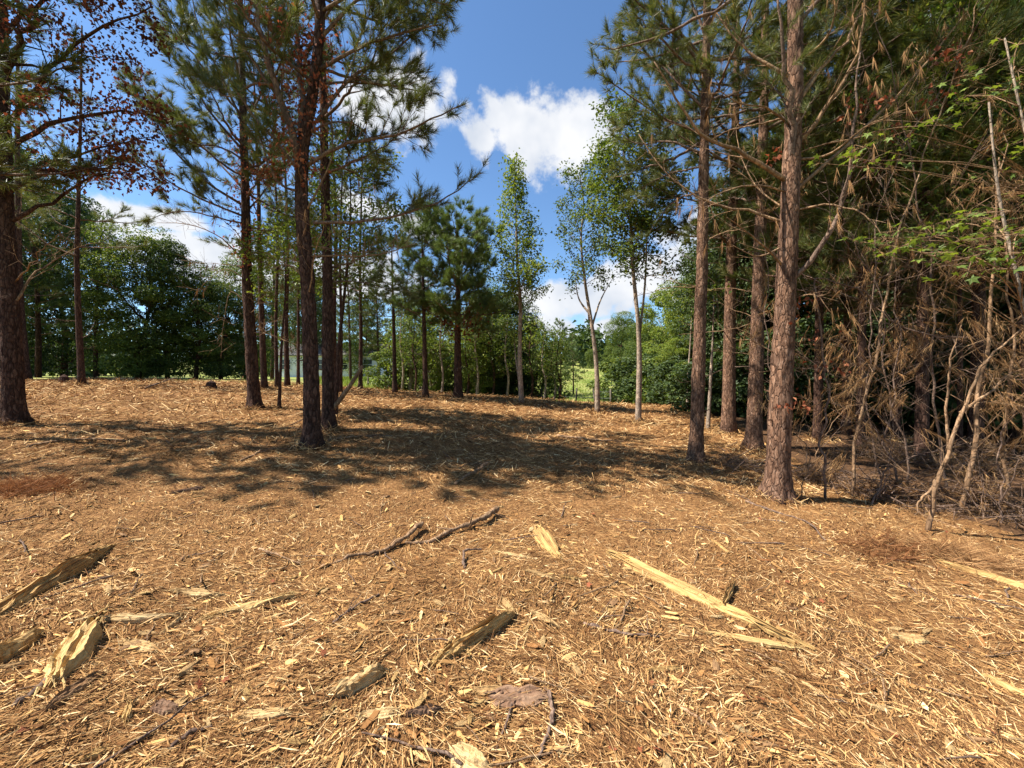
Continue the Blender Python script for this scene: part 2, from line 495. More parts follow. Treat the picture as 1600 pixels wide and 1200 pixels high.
# ------------------------------------------------------------------ the ground
def grid_sheet(name, xs, ys, zf, mat):
    X, Y = np.meshgrid(xs, ys); Z = zf(X, Y)
    nx, ny = len(xs), len(ys)
    i = np.arange(ny - 1)[:, None] * nx; j = np.arange(nx - 1)[None]
    f4 = np.stack([i + j, i + j + 1, i + nx + j + 1, i + nx + j], -1).reshape(-1, 4)
    mb = MB(); mb.add(np.stack([X, Y, Z], -1).reshape(-1, 3), None, f4)
    o = mb.build(name, mat, smooth=True, kind='structure'); return o


def thicket_edge(y):
    return np.interp(y, [-8, 2.5, 4, 6, 9, 12, 18, 24], [6.5, 5.9, 5.35, 4.75, 5.6, 6.9, 8.2, 9.0]) + .5 * (fbm(np.asarray(y) * 1.3, np.asarray(y) * 0 + 4, 55, 3) - .45)


def spaced(a, b, c, s0, g):
    """points from a to b, spacing s0 near c growing by g per metre"""
    up = [c]
    while up[-1] < b: up.append(up[-1] + s0 + g * (up[-1] - c))
    dn = [c]
    while dn[-1] > a: dn.append(dn[-1] - s0 - g * (c - dn[-1]))
    return np.array(dn[::-1][:-1] + up)


def field_z(x, y):
    und = .35 * (fbm(np.asarray(x) * .06, np.asarray(y) * .06, 31, 3) - .45) * sstep(24, 40, y)
    bed = sstep(20.5, 22.5, y + 1.2 * np.sin(np.asarray(x) * .35)) + sstep(-24, -27, x) + sstep(17, 19, x)
    return base_z(x, y) + und - .16 * (1 - np.clip(bed, 0, 1))


grid_sheet('ground', spaced(-320, 320, 0, .7, .05), spaced(-60, 420, 20, .7, .05), field_z, M['grass_soil'])


def mulch_sheet_z(x, y):
    edge = sstep(19.6, 21.6, y + 1.2 * np.sin(x * .35) + .8 * (fbm(x * .8, y * .8, 77, 2) - .4)) + sstep(-22, -25, x) + sstep(15, 17.5, x) + sstep(-3, -6, y)
    return mulch_z(x, y) - .5 * np.clip(edge, 0, 1)


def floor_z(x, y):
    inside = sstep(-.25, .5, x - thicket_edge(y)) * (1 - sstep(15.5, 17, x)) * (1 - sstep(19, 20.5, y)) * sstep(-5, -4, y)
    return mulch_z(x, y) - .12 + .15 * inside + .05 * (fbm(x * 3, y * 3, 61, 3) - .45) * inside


grid_sheet('mulch_ground', spaced(-26, 18, 0, .05, .012), spaced(-7, 23, 1.4, .032, .013), mulch_sheet_z, M['mulch'])
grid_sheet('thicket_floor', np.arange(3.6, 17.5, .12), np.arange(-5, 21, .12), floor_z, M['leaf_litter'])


def scatter_xy(n, d0, d1, power, rg, lat=1.5, margin=1.2):
    """more pieces per square metre near the clearing's edge where one stands"""
    u = rg.random(n); e = 2 - power
    d = (d0**e + u * (d1**e - d0**e)) ** (1 / e) if abs(e) > 1e-6 else d0 * (d1 / d0) ** u
    x = rg.uniform(-1, 1, n) * (lat * d + margin)
    ok = (x > -21) & (x < 14) & ((x < thicket_edge(d)) | (rg.random(n) < .18))
    return x[ok], d[ok]


def strew(mb, tmpl, f3, f4, x, y, L, W, T, rg, tilt=.22, lift=.0, roll=.5, bend=0):
    n = len(x); k = len(tmpl)
    th = np.where(rg.random(n) < .5, 9 * fbm(x * .55, y * .55, 88, 2) + rg.normal(0, .45, n), rg.uniform(0, 2 * np.pi, n)); sl = rg.normal(0, tilt, n); ro = rg.normal(0, roll, n)
    a = unit(np.stack([np.cos(th), np.sin(th), sl], 1)); b = unit(np.stack([-np.sin(th), np.cos(th), ro], 1))
    c = unit(np.cross(a, b))
    t = np.repeat(tmpl[None], n, 0) * (1 + 0 * rg.random((n, k, 1)))
    t = t + rg.normal(0, 1, (n, k, 3)) * np.array([.035, .09, .10])
    if bend: t[:, :, 1] += (rg.normal(0, bend, n)[:, None] * (t[:, :, 0] ** 2) * 4) * (L / W)[:, None]
    z = mulch_z(x, y) + lift + np.abs(sl) * L * .32
    v = np.stack([x, y, z], 1)[:, None] + t[:, :, :1] * L[:, None, None] * a[:, None] + t[:, :, 1:2] * W[:, None, None] * b[:, None] + t[:, :, 2:] * T[:, None, None] * c[:, None]
    o = (np.arange(n) * k)[:, None, None]
    mb.add(v.reshape(-1, 3), None if f3 is None else (np.array(f3)[None] + o).reshape(-1, 3), None if f4 is None else (np.array(f4)[None] + o).reshape(-1, 4))


FIB = np.array([[-.5, -.15, 0], [-.5, 0, .35], [-.5, .15, 0], [0, -.5, 0], [0, 0, 1], [0, .5, 0], [.5, -.15, 0], [.5, 0, .35], [.5, .15, 0]])
FIB4 = [[0, 3, 4, 1], [1, 4, 5, 2], [3, 6, 7, 4], [4, 7, 8, 5]]
CHIP = np.array([[-.5, .05, 0], [-.28, .5, 0], [.3, .42, 0], [.5, -.1, 0], [.22, -.5, 0], [-.34, -.4, 0],
                 [-.47, .05, 1], [-.27, .44, 1], [.29, .36, 1], [.47, -.1, 1], [.21, -.44, 1], [-.32, -.34, 1]])
CHIP4 = [[0, 1, 7, 6], [1, 2, 8, 7], [2, 3, 9, 8], [3, 4, 10, 9], [4, 5, 11, 10], [5, 0, 6, 11], [6, 7, 8, 11], [8, 9, 10, 11]]


def flip(f): return [q[::-1] for q in f]


FLAT = np.array([[-.5, -.22, 0], [.5, -.3, 0], [.5, .3, 0], [-.5, .22, 0]]); FLAT4 = [[0, 1, 2, 3]]
ROOF = np.array([[-.5, -.3, 0], [-.5, 0, .6], [-.5, .3, 0], [.5, -.3, 0], [.5, 0, .6], [.5, .3, 0]])
ROOF4 = [[0, 3, 4, 1], [1, 4, 5, 2]]


def litter():
    rg = np.random.default_rng(21); mb = MB()
    x, y = scatter_xy(100000, 1.1, 6, 1.55, rg); keep = rg.random(len(x)) < .45 + 1.1 * fbm(x * 1.7, y * 1.7, 41, 3); x, y = x[keep], y[keep]; n = len(x)
    L = rg.gamma(2.0, .022, n).clip(.014, .24); W = rg.uniform(.0018, .0065, n) * rg.uniform(.6, 1.5, n); big = (L > .055) & (W > .0032)
    for sel, tm, fc in ((big, FIB, FIB4), (~big, FLAT, FLAT4)):
        k = int(sel.sum()); strew(mb, tm, None, fc, x[sel], y[sel], L[sel], W[sel] * (1 if tm is FIB else 1.5), rg.uniform(.002, .005, k), rg, .27, .004, .5, .10 if tm is FIB else 0)
    x, y = scatter_xy(85000, 1.1, 7, 1.5, rg); n = len(x)                # fine straw and needles
    strew(mb, FLAT, None, FLAT4, x, y, rg.gamma(2.2, .026, n).clip(.02, .17), rg.uniform(.0020, .0045, n), rg.uniform(.0015, .003, n), rg, .24, .006, .5)
    x, y = scatter_xy(125000, 5, 21, 1.45, rg, 1.45); n = len(x); far = np.maximum(1, y / 5.0) ** .7
    strew(mb, FLAT, None, FLAT4, x, y, rg.gamma(2.6, .032, n).clip(.03, .3) * far, rg.uniform(.006, .017, n) * far, rg.uniform(.004, .011, n) * far, rg, .26, .006, .6)
    tag(mb.build('shredded_mulch', M['mulch_fibre']), 'brown shredded wood fibre and needles covering the clearing floor', 'mulch', kind='stuff')
    x, y = scatter_xy(18000, 1.1, 16, 1.7, rg); n = len(x); far = np.maximum(1, y / 4.5) ** .6
    mb = MB()
    L = rg.gamma(2.6, .015, n).clip(.016, .12) * far
    strew(mb, CHIP, None, flip(CHIP4), x, y, L, L * rg.uniform(.08, .30, n), rg.uniform(.002, .006, n) * far, rg, .2, .001, .4)
    tag(mb.build('small_wood_chips', M['mulch_chip']), 'small tan wood chips strewn through the mulch', 'wood chips', kind='stuff')


litter()


# ------------------------------------------------------------------ wood pieces lying on the mulch
def slab_mesh(mb, L, W, T, seed, n=14, m=7, jag=.5, curve=.0, taper=(.35, .25)):
    """a torn, fibrous piece of wood along X: stepped strands on top, ends broken strand by strand"""
    rg = np.random.default_rng(seed); n = int(n * 1.4); m = int(m * 1.5)
    u = np.linspace(0, 1, n)[:, None]; v = np.linspace(-1, 1, m)[None]
    prof = np.minimum(1, np.minimum(.45 + u / max(taper[0], .05) * .55, .35 + (1 - u) / max(taper[1], .05) * .65))
    prof = prof * (.80 + .4 * vnoise(u * 6, 0 * u, seed)) + .05 * rg.normal(size=(n, 1))
    endl = np.abs(rg.normal(0, jag * .16, m)); endr = np.abs(rg.normal(0, jag * .24, m))
    X = (-.5 + endl[None] * (1 - u) ** 3 + u - endr[None] * u ** 3) * L
    Y = v * prof * W * .5 + curve * L * (4 * (u - .5) ** 2 - .5) * np.ones_like(v) + W * .12 * (vnoise(u * 9 + 3, v * 2 + 9, seed + 4) - .5)
    strand = rg.random(m)[None] * .34 + .35 * vnoise(u * 4 + 0 * v, v * 4.4 + 20, seed + 1) + .25 * (vnoise(u * 14 + 0 * v, v * 5 + 40, seed + 2) - .5)
    edge = np.where(np.abs(v) > .93, .35, np.where(np.abs(v) > .7, .8, 1.0))
    Z = T * edge * (.25 + .95 * strand) * np.minimum(1, .45 + 4 * np.minimum(u, 1 - u))
    top = np.stack([X, Y, Z], -1).reshape(-1, 3)
    i = np.arange(n - 1)[:, None] * m; j = np.arange(m - 1)[None]
    f = np.stack([i + j, i + m + j, i + m + j + 1, i + j + 1], -1).reshape(-1, 4)
    ringi = [j for j in range(m)] + [i * m + m - 1 for i in range(1, n)] + [(n - 1) * m + j for j in range(m - 2, -1, -1)] + [i * m for i in range(n - 2, 0, -1)]
    bot = top[ringi].copy(); bot[:, 2] = -.4 * T; k = len(ringi); b0 = len(top)
    sk = [[ringi[q], ringi[(q + 1) % k], b0 + (q + 1) % k, b0 + q] for q in range(k)]
    mb.add(np.concatenate([top, bot]), None, np.concatenate([f[:, ::-1], np.array(sk)[:, ::-1]]))
    if n > 12:                                     # frayed strands at the broken ends and along the sides
        S = []
        for q in range(int(16 + 10 * jag)):
            e = rg.choice([-1, 1]); y0 = rg.uniform(-.4, .4) * W * .8; x0 = e * L * rg.uniform(.25, .46); ln = rg.uniform(.06, .2) * min(L, .6)
            z0 = T * rg.uniform(.1, .7); S.append([x0, y0, z0, x0 + e * ln, y0 + rg.normal(0, .12) * W + rg.normal(0, .15) * ln, max(.0, z0 + rg.normal(-.2, .3) * T), W * rg.uniform(.02, .06), W * .008])
        segs_mesh(mb, S, 4)


def lay(o, a, b, lift=0.0, roll=0.0):
    """set an object whose length runs along X from ground point a to b"""
    a = np.array(a, float); b = np.array(b, float); mid = (a + b) / 2; d = b - a
    mid[2] = max(mid[2], float(mulch_z(mid[0], mid[1])))
    o.location = (float(mid[0]), float(mid[1]), float(mid[2]) + lift)
    o.rotation_mode = 'XYZ'
    o.rotation_euler = (roll, -math.atan2(d[2], math.hypot(d[0], d[1])), math.atan2(d[1], d[0]))
    return float(np.linalg.norm(d))


def piece(name, label, cat, p, q, w, t, mat, seed, jag=.6, curve=0, taper=(.35, .25), lift=.004, roll=0.0, n=16, m=8):
    """p, q: the two ends as seen in the photograph, on the ground; w, t in metres"""
    a, b = ground_at(*p), ground_at(*q)
    mb = MB(); slab_mesh(mb, float(np.linalg.norm(b - a)), w, t, seed, n, m, jag, curve, taper)
    o = mb.build(name, M[mat]); tag(o, label, cat); lay(o, a, b, lift - t * .08, roll); return o


def stick(name, label, cat, pts, r0, r1, mat, seed, lift=None, twigs=0, k=7):
    """a bent stick through ground points; lift: heights above the mulch"""
    G = np.array([ground_at(*p) for p in pts]); lift = lift or [r0 * .7] * len(pts)
    G[:, 2] += np.array(lift)
    P = smooth_path(G, max(8, 5 * len(pts))); rg = np.random.default_rng(seed)
    P[1:-1] += rg.normal(0, r0 * .28, (len(P) - 2, 3))
    r = np.linspace(r0, r1, len(P)) * (1 + .18 * rg.normal(size=len(P))); r[0] *= .75
    mb = MB(); tube(mb, P, np.abs(r), k)
    S = []
    for _ in range(twigs):
        i = rg.integers(2, len(P) - 1); d = unit(rg.normal(size=3) + np.array([0, 0, .3])); ln = rg.uniform(.06, .2)
        S.append(np.concatenate([P[i], P[i] + d * ln, [r0 * .3, r0 * .12]]))
    segs_mesh(mb, S, 4)
    root = G[0].copy()
    o = mb.build(name, M[mat], org=root, smooth=True); o.location = root; tag(o, label, cat); return o


def debris():
    pc = piece
    pc('wood_board', 'long yellow splintered board tapering to a point in the right foreground', 'board', (945, 866), (1272, 1024), .15, .04, 'wood_yellow', 1, .8, .012, (.15, .5), n=26)
    pc('wood_board', 'broad flat yellow board lying near the centre of the clearing', 'board', (836, 820), (874, 876), .14, .025, 'wood_yellow', 2, .5, 0, (.2, .3))
    pc('wood_slab', 'torn log slab with dark bark side running off the left edge', 'log slab', (172, 852), (-40, 985), .14, .085, 'wood_yellow', 3, .6, .02, (.6, .2), n=24)
    pc('wood_slab', 'thick yellow split chunk with dark shaded end at lower left', 'log slab', (152, 968), (76, 1084), .13, .09, 'wood_yellow', 4, .5, 0, (.3, .3), roll=.1)
    pc('wood_slab', 'yellow torn slab cut by the left edge below the long slab', 'log slab', (66, 990), (-40, 1046), .11, .07, 'wood_yellow', 5, .6, 0, (.5, .2))
    pc('wood_splinter', 'long curved pale splinter starting beside the thick split chunk', 'splinter', (160, 970), (290, 962), .05, .03, 'wood_pale', 6, .6, .05, (.2, .6))
    pc('wood_splinter', 'long orange torn splinter left of centre, right of the curved one', 'splinter', (315, 972), (462, 932), .07, .03, 'wood_yellow', 7, .9, .02, (.5, .6), n=22)
    pc('wood_splinter', 'short splinter leaning across the end of the curved pale one', 'splinter', (252, 992), (288, 962), .03, .025, 'wood_pale', 8, .6)
    pc('wood_slab', 'split slab casting a black shadow in the centre foreground', 'log slab', (800, 962), (668, 1046), .085, .085, 'wood_yellow', 9, .6, .02, (.55, .2), n=22, roll=-.15)
    pc('wood_slab', 'short pale slab over a dark hollow left of the centre foreground', 'log slab', (602, 1052), (518, 1094), .085, .085, 'wood_pale', 10, .6, 0, (.4, .3), roll=-.2)
    pc('bark_piece', 'flat grey brown piece of bark at bottom centre', 'bark', (762, 1092), (860, 1090), .12, .035, 'bark_slab', 11, .4, 0, (.3, .3))
    pc('wood_splinter', 'pale chip attached to the left end of the grey bark', 'splinter', (736, 1082), (790, 1080), .05, .02, 'wood_pale', 12, .7)
    pc('wood_splinter', 'flat pale splinter left of bottom centre', 'splinter', (556, 1126), (624, 1114), .05, .022, 'wood_pale', 13, .7)
    pc('wood_splinter', 'grey splinter continuing right of the flat pale splinter', 'splinter', (632, 1122), (694, 1112), .03, .03, 'bark_slab', 14, .8)
    pc('wood_board', 'long torn board running off the right edge below the brown tuft', 'board', (1466, 880), (1640, 934), .08, .045, 'wood_yellow', 15, .6, 0, (.4, .2), n=22)
    pc('wood_splinter', 'pale splinter running off the right edge near the bottom', 'splinter', (1532, 1054), (1640, 1108), .05, .025, 'wood_yellow', 16, .8, 0, (.5, .2))
    pc('wood_chunk', 'stubby chunk with a black broken end at lower right', 'chunk', (1388, 996), (1452, 1004), .06, .045, 'wood_pale', 17, .5)
    pc('wood_chunk', 'pale weathered round chunk cut by the bottom edge', 'chunk', (702, 1176), (765, 1215), .085, .06, 'wood_pale', 18, .3, 0, (.25, .25))
    pc('wood_splinter', 'small yellow chip pointing down right above the long board', 'splinter', (1112, 846), (1138, 866), .03, .018, 'wood_yellow', 19, .4)
    pc('wood_splinter', 'pale splinter tilted up beside the long yellow board', 'splinter', (1148, 915), (1130, 950), .035, .035, 'wood_yellow', 20, .5, lift=.03)
    pc('wood_splinter', 'tapered pale splinter touching the tail of the long board', 'splinter', (1100, 990), (1262, 1016), .045, .022, 'wood_yellow', 21, .7, 0, (.2, .6))
    pc('wood_splinter', 'white barked stub at the upper end of the central slab', 'splinter', (784, 938), (806, 964), .035, .03, 'wood_pale', 22, .2)
    pc('wood_splinter', 'pair of pale torn slivers right of the central slab', 'splinter', (832, 958), (874, 984), .045, .02, 'wood_pale', 23, .9)
    pc('wood_splinter', 'flat pale chip above the curved splinter at left', 'splinter', (262, 924), (352, 932), .06, .025, 'wood_pale', 24, .9, n=18)
    pc('wood_splinter', 'chunky pale chip right of the thick split chunk', 'splinter', (188, 1006), (250, 1020), .055, .03, 'wood_pale', 25, .4)
    pc('wood_splinter', 'upright standing yellow chip near the lower left', 'splinter', (203, 1104), (196, 1136), .03, .03, 'wood_yellow', 26, .4)
    pc('bark_piece', 'cylindrical reddish bark curl at lower left', 'bark', (238, 1110), (278, 1118), .05, .045, 'bark_slab', 27, .2)
    pc('wood_splinter', 'long pale splinter right of the bark curl', 'splinter', (368, 1126), (452, 1120), .035, .022, 'wood_pale', 28, .8)
    pc('wood_splinter', 'yellow chip at the bottom edge left of centre', 'splinter', (126, 1192), (170, 1176), .035, .02, 'wood_yellow', 29, .6)
    pc('wood_splinter', 'orange square ended piece in the lower centre right', 'splinter', (1008, 1050), (1060, 1046), .035, .02, 'wood_yellow', 30, .2)
    pc('wood_splinter', 'long pale stick lying left of the flat yellow board', 'splinter', (770, 862), (828, 874), .028, .022, 'wood_pale', 31, .4)
    pc('wood_splinter', 'thin pale stick below the flat yellow board', 'splinter', (820, 892), (872, 908), .03, .02, 'wood_pale', 32, .4)
    pc('wood_splinter', 'orange block at the right end of the thin pale stick', 'splinter', (876, 902), (906, 906), .035, .03, 'wood_yellow', 33, .2)
    pc('bark_piece', 'long low bark strip in the sunlit ground at left', 'bark', (268, 772), (322, 762), .10, .035, 'bark_slab', 34, .5)
    pc('wood_splinter', 'pale splinter off the left edge below the slabs', 'splinter', (-20, 1052), (62, 1034), .03, .02, 'wood_pale', 35, .6)
    pc('wood_splinter', 'dark edged splinter below the thick split chunk', 'splinter', (70, 1118), (165, 1056), .045, .035, 'wood_brown', 36, .7, n=20)
    stick('fallen_branch', 'barked fallen branch lying across the centre of the clearing', 'branch', [(778, 804), (745, 822), (700, 836), (676, 848), (634, 852)], .030, .014, 'dry_twig', 1, [.06, .045, .03, .02, .02], 3)
    stick('fallen_branch', 'grey broken branch continuing left of the central fallen branch', 'branch', [(660, 828), (632, 848), (600, 864), (548, 874), (500, 890)], .022, .010, 'dry_twig', 2, [.06, .04, .02, .012, .01], 3)
    stick('fallen_branch', 'short pale stick at the edge of the central tree shadow', 'branch', [(762, 732), (740, 744), (712, 758)], .028, .018, 'dry_twig', 3, [.09, .05, .02])
    stick('twig', 'curved twig with an orange foot at the bottom right of centre', 'twig', [(858, 1092), (862, 1130), (852, 1160), (840, 1190)], .010, .006, 'twig_bark', 4, [.03, .02, .012, .01])
    stick('twig', 'straight white stick in the lower right of centre', 'twig', [(1062, 1108), (1100, 1130), (1142, 1156)], .008, .006, 'dry_twig', 5)
    stick('twig', 'dark thin branch left of the long yellow board', 'twig', [(912, 976), (960, 990), (1030, 998)], .011, .006, 'twig_bark', 6, None, 2)
    stick('twig', 'dark exposed root running down from the big right pine', 'root', [(1165, 784), (1215, 802), (1250, 812), (1290, 846)], .014, .006, 'twig_bark', 7)
    stick('twig', 'bare twig propped against the big right pine', 'twig', [(1128, 726), (1160, 716), (1192, 700)], .014, .007, 'dry_twig', 8, [.02, .08, .16], 2)
    stick('twig', 'thin pale twig crossing the foot of the big right pine', 'twig', [(1160, 776), (1195, 748), (1226, 712)], .008, .005, 'dry_twig', 9, [.01, .1, .2])
    stick('twig', 'pale stick in the shade near the central pine base', 'twig', [(376, 722), (394, 714), (410, 704)], .024, .012, 'dry_twig', 10)
    stick('fallen_branch', 'pale fallen branch at the foot of the rear central pine', 'branch', [(512, 690), (548, 684), (600, 680)], .022, .010, 'dry_twig', 11, None, 3)
    stick('twig', 'thin crossing twigs near the left centre of the clearing', 'twig', [(405, 866), (440, 876), (470, 884)], .009, .005, 'dry_twig', 12, [.04, .03, .01], 3)
    stick('twig', 'brown twig with a fork right of the central slab shadow', 'twig', [(520, 976), (552, 952), (592, 930)], .010, .005, 'twig_bark', 13, None, 3)
    stick('twig', 'short dark upright twig in the centre foreground', 'twig', [(726, 890), (728, 870), (752, 862)], .012, .006, 'twig_bark', 14, [.01, .05, .02])
    stick('twig', 'long thin dark twig across the lower left', 'twig', [(268, 1170), (300, 1150), (330, 1140)], .011, .006, 'twig_bark', 15)
    stick('twig', 'dark dry stick lying beside the lower left slabs', 'twig', [(22, 1108), (60, 1080), (86, 1050)], .014, .009, 'twig_bark', 16)
    stick('twig', 'pale long thin stick on the right side of the clearing', 'twig', [(1150, 840), (1185, 868), (1212, 892)], .007, .004, 'dry_twig', 17)
    stick('fallen_branch', 'low grey branch in the shade between the left pines', 'branch', [(40, 700), (120, 688), (200, 690)], .022, .010, 'dry_twig', 18, None, 4)
    stick('fallen_branch', 'pale branch on the sunlit strip below the slender trees', 'branch', [(870, 682), (920, 688), (975, 691)], .03, .012, 'dry_twig', 19, None, 3)
    stick('fallen_branch', 'dark fallen branch by the far left stumps', 'branch', [(225, 608), (250, 602), (276, 596)], .03, .014, 'twig_bark', 20, [.02, .1, .2], 3)
    # chips big enough to be picked out one by one
    rg = np.random.default_rng(77); meshes = []
    for k in range(14):
        mb = MB(); slab_mesh(mb, 1, rg.uniform(.10, .28), rg.uniform(.06, .12), 200 + k, 5, 3, .9, rg.uniform(-.06, .06), (rg.uniform(.1, .5), rg.uniform(.1, .5)))
        meshes.append(mb.mesh('wood_chip', M[['wood_pale', 'wood_yellow', 'wood_brown', 'wood_pale', 'wood_yellow'][k % 5]]))
    x, y = scatter_xy(330, 1.5, 6.5, 1.7, rg, 1.25, .1)
    for i in range(min(290, len(x))):
        o = bpy.data.objects.new('wood_chip', meshes[rg.integers(14)]); COL.objects.link(o)
        s = rg.uniform(.06, .15) * max(1, y[i] / 3.8)
        o.scale = (s, s, s); o.location = (x[i], y[i], float(mulch_z(x[i], y[i])) + .006)
        o.rotation_euler = (rg.normal(0, .25), rg.normal(0, .15), rg.uniform(0, 6.28))
        tag(o, 'loose torn wood chip lying on top of the mulch', 'wood chip', 'loose chips strewn over the clearing')
    tw = []
    for k in range(8):
        mb = MB(); P = np.stack([np.linspace(-.5, .5, 7), np.cumsum(rg.normal(0, .025, 7)), np.cumsum(rg.normal(0, .015, 7)) + .02], 1)
        tube(mb, P, np.linspace(.022, .010, 7), 5); tw.append(mb.mesh('loose_twig', M['dry_twig' if k % 2 else 'twig_bark'], smooth=True))
    x, y = scatter_xy(170, 1.5, 9, 1.6, rg, 1.25, .1)
    for i in range(len(x)):
        o = bpy.data.objects.new('loose_twig', tw[rg.integers(8)]); COL.objects.link(o)
        s = rg.uniform(.18, .42) * max(1, y[i] / 5); o.scale = (s, s * .8, s * .8)
        o.location = (x[i], y[i], float(mulch_z(x[i], y[i])) + .006); o.rotation_euler = (0, rg.normal(0, .12), rg.uniform(0, 6.28))
        tag(o, 'thin loose dry twig lying on top of the mulch', 'twig', 'loose twigs strewn over the clearing')
    # dead red leaves blown onto the mulch
    mb = MB(); star_leaf(mb, 1.0, 3); lm = mb.mesh('fallen_leaf', M['leaf_rust'])
    for i in range(34):
        px, py = (rg.uniform(880, 1590), rg.uniform(790, 1180)) if i < 26 else (rg.uniform(20, 500), rg.uniform(820, 1150))
        g = ground_at(px, py); o = bpy.data.objects.new('fallen_leaf', lm); COL.objects.link(o)
        s = rg.uniform(.035, .06); o.scale = (s, s, s); o.location = g + np.array([0, 0, .018]); o.rotation_euler = (rg.normal(0, .4), rg.normal(0, .4), rg.uniform(0, 6.28))
        tag(o, 'small dead red leaf fallen on the mulch', 'leaf', 'dead red leaves on the ground')


def star_leaf(mb, size, seed):
    rg = np.random.default_rng(seed); pts = [(0, 0, 0)]
    for k in range(5):
        a = R(-116 + 58 * k); ln = [.72, .95, 1.05, .95, .72][k]
        for da, f in ((-R(19), .55), (0, 1.0), (R(19), .55)):
            pts.append((math.sin(a + da) * ln * f * .62, .38 + math.cos(a + da) * ln * f * .62, -.10 * (ln * f) ** 2 + .05 * abs(math.sin(a + da))))
    v = np.array(pts) * size; v[0] = (0, .34 * size, .03 * size)
    f = [[0, i + 1, i] for i in range(1, 15)]
    v = np.concatenate([v, np.array([[-.012, -.35, -.03], [.012, -.35, -.03], [0, .3, .01]]) * size])
    f.append([16, 17, 18]); mb.add(v, f)


debris()


def tuft(label, p, q, n, mat, height, seed, cat='needle pile'):
    a, b = ground_at(*p), ground_at(*q); rg = np.random.default_rng(seed); mb = MB()
    t = rg.random(n); P = a + (b - a) * t[:, None]; P[:, :2] += rg.normal(0, .15, (n, 2))
    mound = height * np.exp(-((t - .5) / .32) ** 2)
    P[:, 2] = mulch_z(P[:, 0], P[:, 1]) + mound * rg.random(n)
    D = unit((b - a)[None] * rg.choice([-1, 1], n)[:, None] / np.linalg.norm(b - a) + rg.normal(0, .45, (n, 3)) + np.array([0, 0, .12]))
    needles_mesh(mb, P, D, 7, .22, .005, rg, (4, 30), .05)
    tag(mb.build('needle_pile', M[mat]), label, cat)


tuft('rusty red heap of dead pine needles at the left edge', (-30, 775), (100, 762), 260, 'needle_rust', .05, 1)
tuft('brown tuft of dead needles on the right of the clearing', (1335, 856), (1425, 862), 170, 'needle_rust', .04, 2)
tuft('tan tuft of dead needles beside the right thicket', (1440, 856), (1560, 884), 300, 'needle_dead', .05, 3)


# ------------------------------------------------------------------ trees
def px_path(pts, d0, d1=None):
    d1 = d0 if d1 is None else d1; n = len(pts)
    return np.array([at(p[0], p[1], d0 + (d1 - d0) * i / max(n - 1, 1)) for i, p in enumerate(pts)])


def walk(rg, p, d, L, n, up=0.0, wob=.12):
    P = [np.array(p, float)]; d = unit(d)
    for k in range(n):
        d = unit(d + rg.normal(0, wob, 3) + np.array([0, 0, up / n])); P.append(P[-1] + d * L / n)
    return np.array(P)


def grow_limb(rg, P, r0, live=1.0, dens=1.0, side=.5, start=.25, tert=True, bare=False):
    """P: the limb's own path. Returns twig segments and shoots (position, direction)."""
    S, SP, SD = [], [], []
    n = len(P); Lm = np.sum(np.linalg.norm(np.diff(P, axis=0), axis=1))
    T = unit(np.gradient(P, axis=0))
    k = max(3, int(Lm / .26 * dens)); sgn = 1
    for t in np.sort(rg.uniform(start, .98, k)):
        f = t * (n - 1); i = min(int(f), n - 2); p = P[i] + (P[i + 1] - P[i]) * (f - i); d = T[i]
        h = unit(np.cross(d, [0, 0, 1.]) + 1e-6) * sgn; sgn = -sgn
        L2 = Lm * side * (1.05 - t) * rg.uniform(.5, 1.1) + .12
        d2 = unit(d * rg.uniform(.5, .95) + h * rg.uniform(.5, 1) + np.array([0, 0, rg.normal(.12, .28)]))
        Q = walk(rg, p, d2, L2, 3, .28, .13); rr = r0 * .38 * (1.08 - t)
        rr = max(rr, .0035)
        for a in range(3): S.append(np.concatenate([Q[a], Q[a + 1], [rr * (1 - .25 * a), rr * (.75 - .25 * a)]]))
        SP.append(Q[-1]); SD.append(Q[-1] - Q[-2])
        if tert:
            for a in range(1 + int(L2 / .22)):
                u = rg.uniform(.25, .95) * 3; ii = min(int(u), 2); q = Q[ii] + (Q[ii + 1] - Q[ii]) * (u - ii)
                d3 = unit(unit(Q[ii + 1] - Q[ii]) + rg.normal(0, .55, 3) + np.array([0, 0, .12])); e = q + d3 * rg.uniform(.1, .3) * (1 if not bare else 1.3)
                S.append(np.concatenate([q, e, [max(rr * .45, .003), .002]])); SP.append(e); SD.append(d3)
    SP.append(P[-1]); SD.append(T[-1])
    SP = np.array(SP); SD = np.array(SD)
    keep = rg.random(len(SP)) < live
    return S, SP[keep], SD[keep]


BASES = []


def trunk_mesh(P, w, top=.25, k=12, n=40, bark=0, seed=0, flare=.35):
    Q = smooth_path(P, n); t = np.linspace(0, 1, n)
    h = np.concatenate([[0], np.cumsum(np.linalg.norm(np.diff(Q, axis=0), axis=1))])
    r = w * .5 * ((1 - t) * (1 - top) + top) * (1 + flare * np.exp(-h / .22))
    Q[0, 2] -= .25
    mb = MB(); tube(mb, Q, r, k, True, bark, seed, roots=(.30 if bark > .015 else .12)); BASES.append((P[0].copy(), w)); return mb, Q, r


